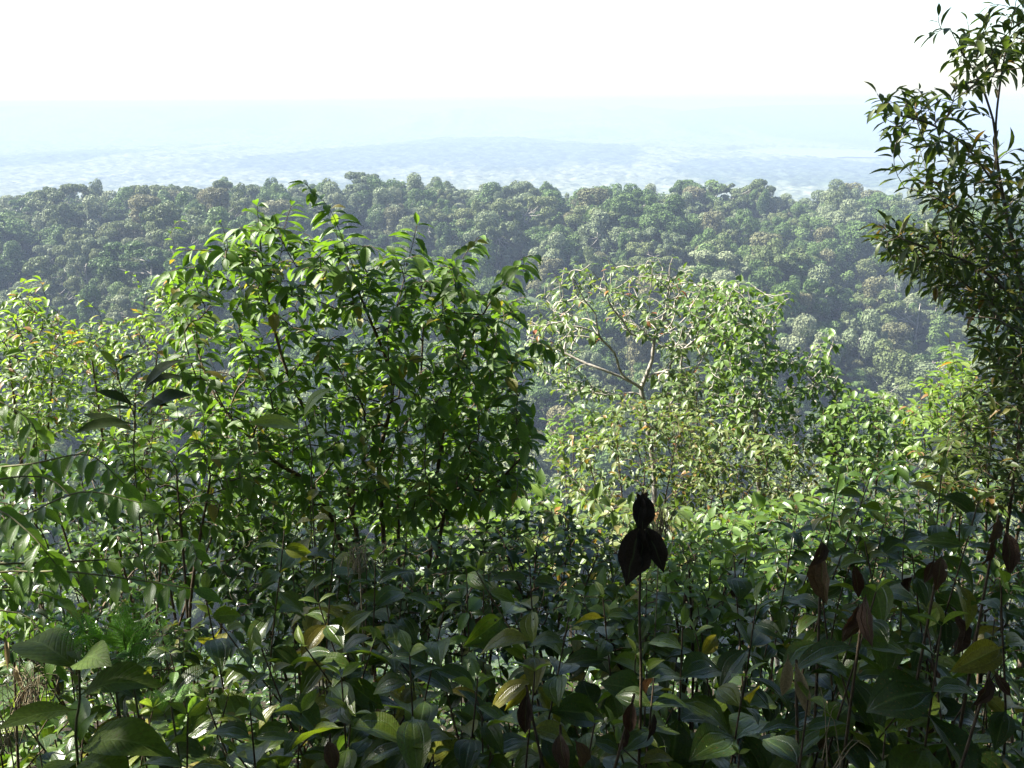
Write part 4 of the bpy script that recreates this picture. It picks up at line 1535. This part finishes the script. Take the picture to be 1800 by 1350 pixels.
sapling('thick_leaved_sapling', 'sapling with large thick rounded green leaves at the bottom left corner', [(139, 1165, 1.6), (140, 1230, 1.6), (137, 1345, 1.6)],
        [(140, 1180, 1.6, 32, 1160, 1.7, None), (142, 1222, 1.6, 262, 1226, 1.55, None), (136, 1248, 1.6, 12, 1305, 1.5, None), (142, 1318, 1.6, 266, 1338, 1.5, None),
         (140, 1168, 1.6, 172, 1178, 1.5, None), (140, 1165, 1.6, 128, 1150, 1.65, None), (140, 1310, 1.6, 160, 1262, 1.6, 'bright'), (142, 1305, 1.6, 145, 1255, 1.7, 'bright'), (138, 1338, 1.6, 70, 1390, 1.5, None), (142, 1340, 1.6, 210, 1390, 1.5, None)], 'leathery', seed=3)
sapling('backlit_sapling', 'thin sapling with two glowing yellow-green leaves before the tall shrub', [(536, 740, 3.0), (548, 800, 3.0), (550, 900, 3.0)],
        [(532, 742, 3.0, 580, 698, 2.95, 'young'), (532, 756, 3.0, 446, 776, 2.9, 'young'), (538, 770, 3.0, 508, 782, 2.95, 'leathery'), (545, 770, 3.0, 568, 786, 2.9, 'young')], 'young', seed=8)
sapling('shade_toned_sapling', 'sapling with long leaves coloured dark as shaded silhouettes among the sunlit left bushes', [(203, 640, 3.6), (215, 690, 3.6), (238, 740, 3.6), (240, 860, 3.6)],
        [(203, 645, 3.6, 172, 622, 3.6, 'young'), (205, 642, 3.6, 232, 628, 3.6, None), (216, 690, 3.6, 258, 660, 3.6, None), (248, 700, 3.6, 306, 645, 3.55, None),
         (238, 715, 3.6, 170, 706, 3.6, None), (248, 690, 3.6, 316, 668, 3.6, None), (240, 720, 3.6, 190, 738, 3.5, None), (244, 738, 3.6, 325, 715, 3.5, None),
         (238, 745, 3.6, 150, 786, 3.5, None), (242, 730, 3.6, 282, 718, 3.5, None), (240, 760, 3.6, 150, 758, 3.6, None)], 'silhouette', seed=5)


# ------------------------------------------------------------------ drooping pinnate branches at the left
def drooping_branches():
    base = np.array((-1.75, 2.2, 0.0))
    base[2] = gz(base[0], base[1]) - 0.03
    root = thing('drooping_shrub', base, 'shrub reaching in from the left with two-ranked leaves along drooping twigs', 'shrub')
    rs = np.random.default_rng(88)
    T = P
    hub = T(-230, 900, 2.2)
    trunk = smooth_line([base, base * 0.5 + hub * 0.5 + np.array((0.05, 0, 0)), hub, T(-160, 700, 2.4)], 0.06)
    link('stem', tubes('stem', [(trunk, np.linspace(0.016, 0.006, len(trunk)))], M['stem'], base, 8), root)
    runs = [[T(-70, 950, 2.1), T(40, 900, 2.05), T(140, 872, 2.0), T(245, 868, 1.95)],
            [T(-70, 990, 2.0), T(30, 996, 1.97), T(120, 998, 1.94), T(220, 1003, 1.9), T(338, 1020, 1.86)],
            [T(-80, 950, 1.95), T(0, 915, 1.9), T(45, 925, 1.86), T(95, 975, 1.82)],
            [T(-60, 1040, 1.9), T(0, 1058, 1.87), T(45, 1090, 1.84), T(98, 1150, 1.8)],
            [T(-60, 835, 2.3), T(60, 805, 2.25), T(150, 808, 2.2), T(215, 835, 2.15)],
            [T(-90, 1070, 2.1), T(-20, 1030, 2.08), T(50, 1022, 2.05), T(100, 1040, 2.0)],
            [T(-60, 690, 2.7), T(0, 700, 2.65), T(40, 745, 2.6), T(62, 800, 2.6)],
            [T(-60, 870, 2.2), T(20, 850, 2.18), T(80, 848, 2.15), T(135, 872, 2.1)],
            [T(240, 980, 2.6), T(280, 960, 2.55), T(320, 955, 2.5), T(345, 970, 2.45)]]
    for q, run in enumerate(runs):
        run = [run[0]] + [p + rs.normal(0, 0.012, 3) for p in run[1:-1]] + [run[-1] - np.array((0, 0, 0.02))]
        line = smooth_line([hub + np.array((0, 0, 0.1 * (3 - q) * 0.3))] + run, 0.03)
        tw = link('twig', tubes('twig', [(line, np.linspace(0.004, 0.0012, len(line)))], M['stem_green'], base, 5), root)
        s = np.concatenate(([0], np.cumsum(np.linalg.norm(np.diff(line, axis=0), axis=1))))
        d = s[-1]
        i = 0
        size = (0.066, 0.070, 0.066, 0.058, 0.070, 0.066, 0.085, 0.066, 0.07)[q]
        while d > 0.25 and i < 34:
            p = np.array([np.interp(d, s, line[:, a]) for a in range(3)])
            k = min(max(int(np.searchsorted(s, d)) - 1, 0), len(line) - 2)
            t = unit(line[k + 1] - line[k])
            side = unit(np.cross(t, (0, 0, 1))) * (1 if i % 2 else -1)
            f = t * 0.30 + side * 0.65 + np.array((0, -0.25, -0.5)) + rs.normal(0, 0.14, 3)
            if i == 0:
                f = t + np.array((0, 0, -0.2))
            elif rs.random() < 0.07:
                d -= size * 0.27
                i += 1
                continue
            place_leaf(root, 'pinnate', p, f, np.array((-0.35, -0.4, 1.0)) + t * 0.2 + rs.normal(0, 0.18, 3), size * rs.uniform(0.7, 1.12), int(rs.integers(0, 40)))
            d -= size * 0.27
            i += 1
    return root


drooping_branches()


# ------------------------------------------------------------------ ferns
def frond_mesh(seed, length=1.0):
    rs = np.random.default_rng(seed)
    V, F = [], []
    off = 0
    g = leaf_geo(L=1, W=0.34, widest=0.35, droop=0.1, fold=0.1, petiole=0.0, seg=2)
    line = smooth_line([np.array((0, 0, 0)), np.array((0, 0.45, 0.10)), np.array((0, 1.0, -0.08))], 0.05)
    for side in (-1, 1):
        for k in range(14):
            t = 0.22 + 0.76 * k / 14
            o = line[int(t * (len(line) - 1))]
            pl = 0.34 * (1 - 0.85 * ((t - 0.22) / 0.78) ** 1.3)
            pd = unit(np.array((side * 1.0, 0.55, -0.06 + rs.normal(0, 0.05))))
            for j in range(10):
                u = (j + 0.6) / 10
                c = o + pd * pl * u - np.array((0, 0, 0.06 * u * u))
                for s2 in (-1, 1):
                    across = unit(np.cross(pd, (0, 0, 1))) * s2
                    A = frame(across + pd * 0.5, np.array((rs.normal(0, .2), 0, 1)))
                    w = (g[0] * (0.25 * pl * (1 - 0.55 * u) + 0.006)) @ A.T + c
                    V.append(w)
                    F.append(g[1] + off)
                    off += len(w)
    me = np_mesh('frond', np.vstack(V), np.vstack(F), M['fern'])
    return me, line


FROND = [frond_mesh(1), frond_mesh(2), frond_mesh(3)]


def fern(px, py, d, label, fronds, seed, group=None):
    rs = np.random.default_rng(seed)
    b = P(px, py, d)
    root = thing('fern', (b[0], b[1], gz(b[0], b[1]) - 0.02), label, 'fern', group)
    org = np.array(root.location)
    link('stem', tubes('stem', [(smooth_line([org, (org + b) / 2 + (0.01, 0, 0), b], 0.06), np.full(len(smooth_line([org, (org + b) / 2 + (0.01, 0, 0), b], 0.06)), 0.0025))], M['stem_green'], org, 5), root)
    for k, (x, y, dd) in enumerate(fronds):
        tip = P(x, y, dd)
        v = tip - b
        L = float(np.linalg.norm(v))
        A = frame(v + np.array((0, 0, 0.08 * L)), np.array((rs.normal(0, .15), -0.45, 1.0))) * L
        m = Matrix.Identity(4)
        for i in range(3):
            for j in range(3):
                m[i][j] = A[i, j]
            m[i][3] = b[i] - org[i]
        me, line = FROND[k % 3]
        fr = link('frond', me, root, m)
        link('rachis', tubes('rachis', [(line, np.linspace(0.008, 0.002, len(line)))], M['stem_green'], np.zeros(3), 4), fr)


fern(228, 1160, 1.75, 'bright green feathery fern below the drooping left twigs', [(236, 1035, 1.72), (292, 1082, 1.66), (178, 1088, 1.66), (300, 1140, 1.6), (205, 1060, 1.8)], 1)
fern(195, 1160, 1.7, 'fern with one long arching frond beside the thick-leaved sapling', [(82, 1082, 1.62), (140, 1115, 1.6), (262, 1190, 1.6)], 2)
fern(300, 1235, 1.75, 'small fern sprig right of the thick-leaved sapling', [(245, 1228, 1.7), (350, 1205, 1.75), (300, 1195, 1.8)], 3)


# ------------------------------------------------------------------ withered plant in the middle
def withered():
    D = 1.75
    tip = P(1128, 872, D)
    base = P(1124, 1330, D)
    base[2] = gz(base[0], base[1]) - 0.02
    root = thing('withered_plant', base, 'thin bare stem carrying three withered black hanging leaves', 'plant')
    line = smooth_line([base, P(1126, 1250, D), P(1124, 1080, D), P(1127, 960, D), tip], 0.04)
    link('stem', tubes('stem', [(line, np.linspace(0.004, 0.0022, len(line)))], M['stem'], base, 6), root)
    for (a, b, x, y, w, nx, k) in ((1128, 866, 1134, 932, 1.25, 0.3, 0), (1125, 922, 1101, 1024, 1.25, -0.25, 1), (1132, 923, 1172, 1000, 0.8, 0.6, 2), (1128, 868, 1120, 925, 0.8, -0.5, 3), (1128, 924, 1128, 995, 0.9, 0.1, 3)):
        p0, p1 = P(a, b, D - 0.015), P(x, y, D - 0.05)
        size = float(np.linalg.norm(p1 - p0)) * 1.08
        place_leaf(root, 'withered', p0, p1 - p0, np.array((nx, -1.0, 0.25)), size, k, wide=w)
    for sgn, k in ((-1, 0), (1, 1)):
        p0 = P(1128, 880, D)
        place_leaf(root, 'dead', p0, np.array((0.5 * sgn, -0.2, 0.8)), (0, -1, 0.2), 0.022, k)


withered()


# brown hanging leaves are parts of a dying plant each
def dying_plant(px, py, d, label, hang, seed, spec='dead'):
    rs = np.random.default_rng(seed)
    tip = P(px, py, d)
    base = tip.copy()
    base[0] += rs.normal(0, 0.04)
    base[2] = gz(base[0], base[1]) - 0.02
    base[2] = min(base[2], tip[2] - 0.2)
    root = thing('dying_plant', base, label, 'plant', 'dying plants with brown leaves')
    line = smooth_line([base, (base + tip) / 2 + (rs.normal(0, 0.02), 0, 0), tip], 0.05)
    link('stem', tubes('stem', [(line, np.linspace(0.005, 0.0025, len(line)))], M['stem'], base, 6), root)
    for k, (ax, ay, bx, by) in enumerate(hang):
        p0, p1 = P(ax, ay, d - 0.01), P(bx, by, d - rs.uniform(0.02, 0.07))
        size = float(np.linalg.norm(p1 - p0)) * 1.1
        place_leaf(root, spec, p0, p1 - p0, np.array((rs.normal(0, 0.7), -1.0, 0.3)), size, int(rs.integers(0, 30)), wide=rs.uniform(0.7, 1.0))


dying_plant(1445, 955, 1.9, 'dying plant with upright rust-brown curled leaf before the low shrub', [(1445, 960, 1443, 1065), (1447, 950, 1440, 990), (1500, 990, 1512, 1050)], 1)
dying_plant(1520, 1050, 1.75, 'dying plant with one very large dark brown cupped leaf', [(1522, 1045, 1525, 1130), (1510, 1060, 1490, 1110)], 2)
dying_plant(1650, 985, 1.8, 'dying plant with a cluster of round brown leaves at the right', [(1655, 975, 1648, 1030), (1640, 985, 1630, 1020)], 3)
dying_plant(1755, 905, 1.8, 'dying plant with red-brown curled leaves high at the right edge', [(1755, 905, 1750, 950), (1768, 930, 1782, 1005), (1745, 950, 1738, 990)], 4)
dying_plant(1740, 1180, 1.5, 'dying plant with crumpled brown leaves low at the right', [(1740, 1185, 1728, 1240), (1748, 1180, 1775, 1225)], 5)
dying_plant(925, 1205, 1.6, 'dying plant with one hanging olive-brown ribbed leaf at the bottom', [(926, 1215, 922, 1290)], 6)
dying_plant(985, 1275, 1.5, 'dying plant with wide grey-brown ribbed leaves at the bottom edge', [(985, 1285, 985, 1350), (1010, 1300, 1035, 1350)], 7)
dying_plant(1115, 1220, 1.6, 'dying plant with a pair of narrow dark brown leaves below the bare stem', [(1112, 1230, 1105, 1290), (1100, 1275, 1098, 1325), (1150, 1250, 1142, 1300)], 8)
dying_plant(580, 1290, 1.6, 'dying plant with one broad rust-brown leaf at the bottom left of middle', [(575, 1300, 590, 1350)], 9)
dying_plant(25, 1165, 1.9, 'dying plant with narrow tan leaves at the left edge', [(28, 1165, 38, 1215), (10, 1120, 14, 1170), (60, 1130, 75, 1150)], 10, 'tan')
dying_plant(1400, 1160, 1.55, 'dying plant with a long folded tan leaf near the bottom right', [(1400, 1165, 1420, 1260), (1385, 1150, 1380, 1230)], 11, 'tan')


# ------------------------------------------------------------------ dry grass tufts
def grass_tuft(px, py, d, label, n, h, seed):
    rs = np.random.default_rng(seed)
    b = P(px, py, d)
    root_z = gz(b[0], b[1])
    base = np.array((b[0], b[1], max(root_z, b[2])))
    if base[2] - root_z > 0.05:
        base[2] = b[2]
    ch = []
    for i in range(n):
        a = rs.uniform(0, 6.28)
        r = rs.uniform(0.2, 0.9) * h
        p0 = base + np.array((rs.normal(0, 0.02), rs.normal(0, 0.02), -0.03))
        p2 = base + np.array((math.cos(a) * r, math.sin(a) * r * 0.7, h * rs.uniform(0.3, 1.0)))
        p1 = (p0 + p2) / 2 + np.array((0, 0, h * 0.35))
        ln = smooth_line([p0, p1, p2], 0.03)
        ch.append((ln, np.linspace(0.0014, 0.0004, len(ln))))
    root = thing('dry_grass_tuft', base, label, 'grass', 'dry grass tufts in the foreground')
    link('blades', tubes('blades', ch, M['grass'], base, 3), root)['kind'] = 'stuff'
    if base[2] - root_z > 0.05:
        ln = smooth_line([np.array((base[0], base[1], root_z - 0.02)), base], 0.1)
        link('stalk', tubes('stalk', [(ln, np.full(len(ln), 0.002))], M['grass'], base, 4), root)


grass_tuft(15, 1290, 1.75, 'dry straw-coloured grass tuft at the bottom left edge', 20, 0.13, 1)
grass_tuft(55, 1225, 1.8, 'pale wispy dry grass behind the thick-leaved sapling', 30, 0.10, 2)
grass_tuft(632, 985, 2.4, 'fluffy dry seed tuft between the dark foreground shrubs', 34, 0.06, 3)
grass_tuft(1160, 925, 3.0, 'wispy dry grass tuft right of the withered black leaves', 50, 0.10, 4)
grass_tuft(1480, 1330, 1.35, 'long dry grass stalks at the bottom right', 5, 0.12, 5)


# ------------------------------------------------------------------ unseen trees over the viewpoint, crowns placed and shaped to shade the foreground
def shade_tree(label, base, limbs, centre, radii, n, size, seed, span=0.7, spacing=0.075):
    rs = np.random.default_rng(seed)
    tips = []
    while len(tips) < n:
        q = rs.uniform(-1, 1, 3)
        if np.linalg.norm(q) < 1:
            tips.append(np.array(centre) + q * np.array(radii))
    base = np.array(base, float)
    base[2] = gz(base[0], base[1]) - 0.1
    bush('shade_tree', label, 'tree', 'shade', base, [[base] + [np.array(p, float) for p in limbs[0]]] + [[np.array(p, float) for p in l] for l in limbs[1:]], None, 0, 0, 0, size, seed,
         bark='bark', span=span, spacing=spacing, step=0.3, r_tip=0.004, expo=0.5, n_single=0, tips=tips, stem_name='trunk')


BIG = dict(span=0.8, spacing=0.13)
shade_tree('unseen tree left of the viewpoint, its crown overhead shaped to shade the foreground', (-3.6, -0.6, 0), [[(-3.7, 0.0, 1.2), (-4.2, 1.0, 2.9), (-4.4, 2.0, 4.2)], [(-4.2, 1.0, 2.9), (-3.2, 1.2, 3.8), (-2.4, 1.6, 4.4)]],
           (-4.0, 3.0, 4.6), (2.4, 2.75, 1.5), 1200, 0.34, 901, **BIG)
shade_tree('second unseen tree farther left, added to shade the near foreground', (-6.2, -1.6, 0), [[(-6.2, -0.9, 1.4), (-6.4, 0.2, 3.2), (-6.5, 0.6, 4.4)]],
           (-6.4, 0.85, 4.4), (2.8, 1.9, 1.7), 950, 0.34, 904, **BIG)
shade_tree('unseen thin tree far left, its airy crown added to dapple the foreground', (-7.0, -0.6, 0), [[(-7.0, 0.6, 1.4), (-6.9, 2.4, 3.2), (-6.7, 3.9, 4.4)]],
           (-6.6, 4.35, 4.7), (1.5, 0.9, 1.2), 280, 0.24, 907)
shade_tree('unseen leafy sapling added on the right to block side light', (2.6, 1.6, 0), [[(2.6, 1.7, -0.6), (2.5, 1.8, 0.2), (2.4, 1.9, 0.8)]],
           (2.45, 2.1, 0.2), (0.95, 1.7, 1.5), 500, 0.20, 905, span=0.4, spacing=0.06)
shade_tree('unseen leafy sapling added on the left to block side light', (-2.9, 0.3, 0), [[(-2.9, 0.4, -0.6), (-2.8, 0.5, 0.2), (-2.7, 0.5, 0.8)]],
           (-2.9, 0.3, -0.1), (0.9, 1.2, 1.3), 320, 0.20, 906, span=0.4, spacing=0.06)
shade_tree('unseen tree right of the viewpoint, its crown overhead shaped to shade the foreground', (3.6, -0.8, 0), [[(3.4, 0.0, 1.4), (2.6, 1.4, 2.9), (1.4, 3.0, 3.9)], [(2.6, 1.4, 2.9), (3.2, 3.0, 3.6), (3.2, 4.6, 4.0)]],
           (0.4, 4.3, 3.9), (4.7, 4.6, 1.1), 1600, 0.34, 902, **BIG)
shade_tree('unseen large tree far right of the viewpoint, added to block the sky', (7.2, 1.0, 0), [[(7.2, 1.2, 0.8), (7.0, 1.8, 2.4), (6.8, 2.4, 3.6)]],
           (6.8, 1.6, 2.2), (2.0, 4.0, 3.6), 700, 0.36, 908, **BIG)
shade_tree('unseen tree behind the viewpoint on the rising slope, blocking the sky', (0.4, -4.5, 0), [[(0.3, -4.2, 2.5), (-0.2, -3.4, 4.6), (0.2, -2.6, 5.6)]],
           (0.0, -2.6, 4.0), (7.5, 3.0, 4.2), 1400, 0.38, 903, **BIG)

# ------------------------------------------------------------------ the hazy air
def haze():
    x0, x1, y0, y1, z0, z1 = -66000, 66000, -64000, 66000, PLAIN - 60, 18.0
    v = np.array([(x, y, z) for x in (x0, x1) for y in (y0, y1) for z in (z0, z1)], float)
    f = np.array([(0, 1, 3, 2), (4, 6, 7, 5), (0, 4, 5, 1), (2, 3, 7, 6), (0, 2, 6, 4), (1, 5, 7, 3)])
    m, nt, out = new_mat('hazy_air')
    pv = nt.nodes.new('ShaderNodeVolumePrincipled')
    pv.inputs['Color'].default_value = HAZE_COLOR
    pv.inputs['Density'].default_value = HAZE_DENSITY
    pv.inputs['Anisotropy'].default_value = 0.0
    nt.links.new(pv.outputs[0], out.inputs['Volume'])
    o = link('haze', np_mesh('haze', v, f, m, smooth=False))
    o['kind'] = 'stuff'
    o['label'] = 'pale blue haze filling the valley air'


haze()
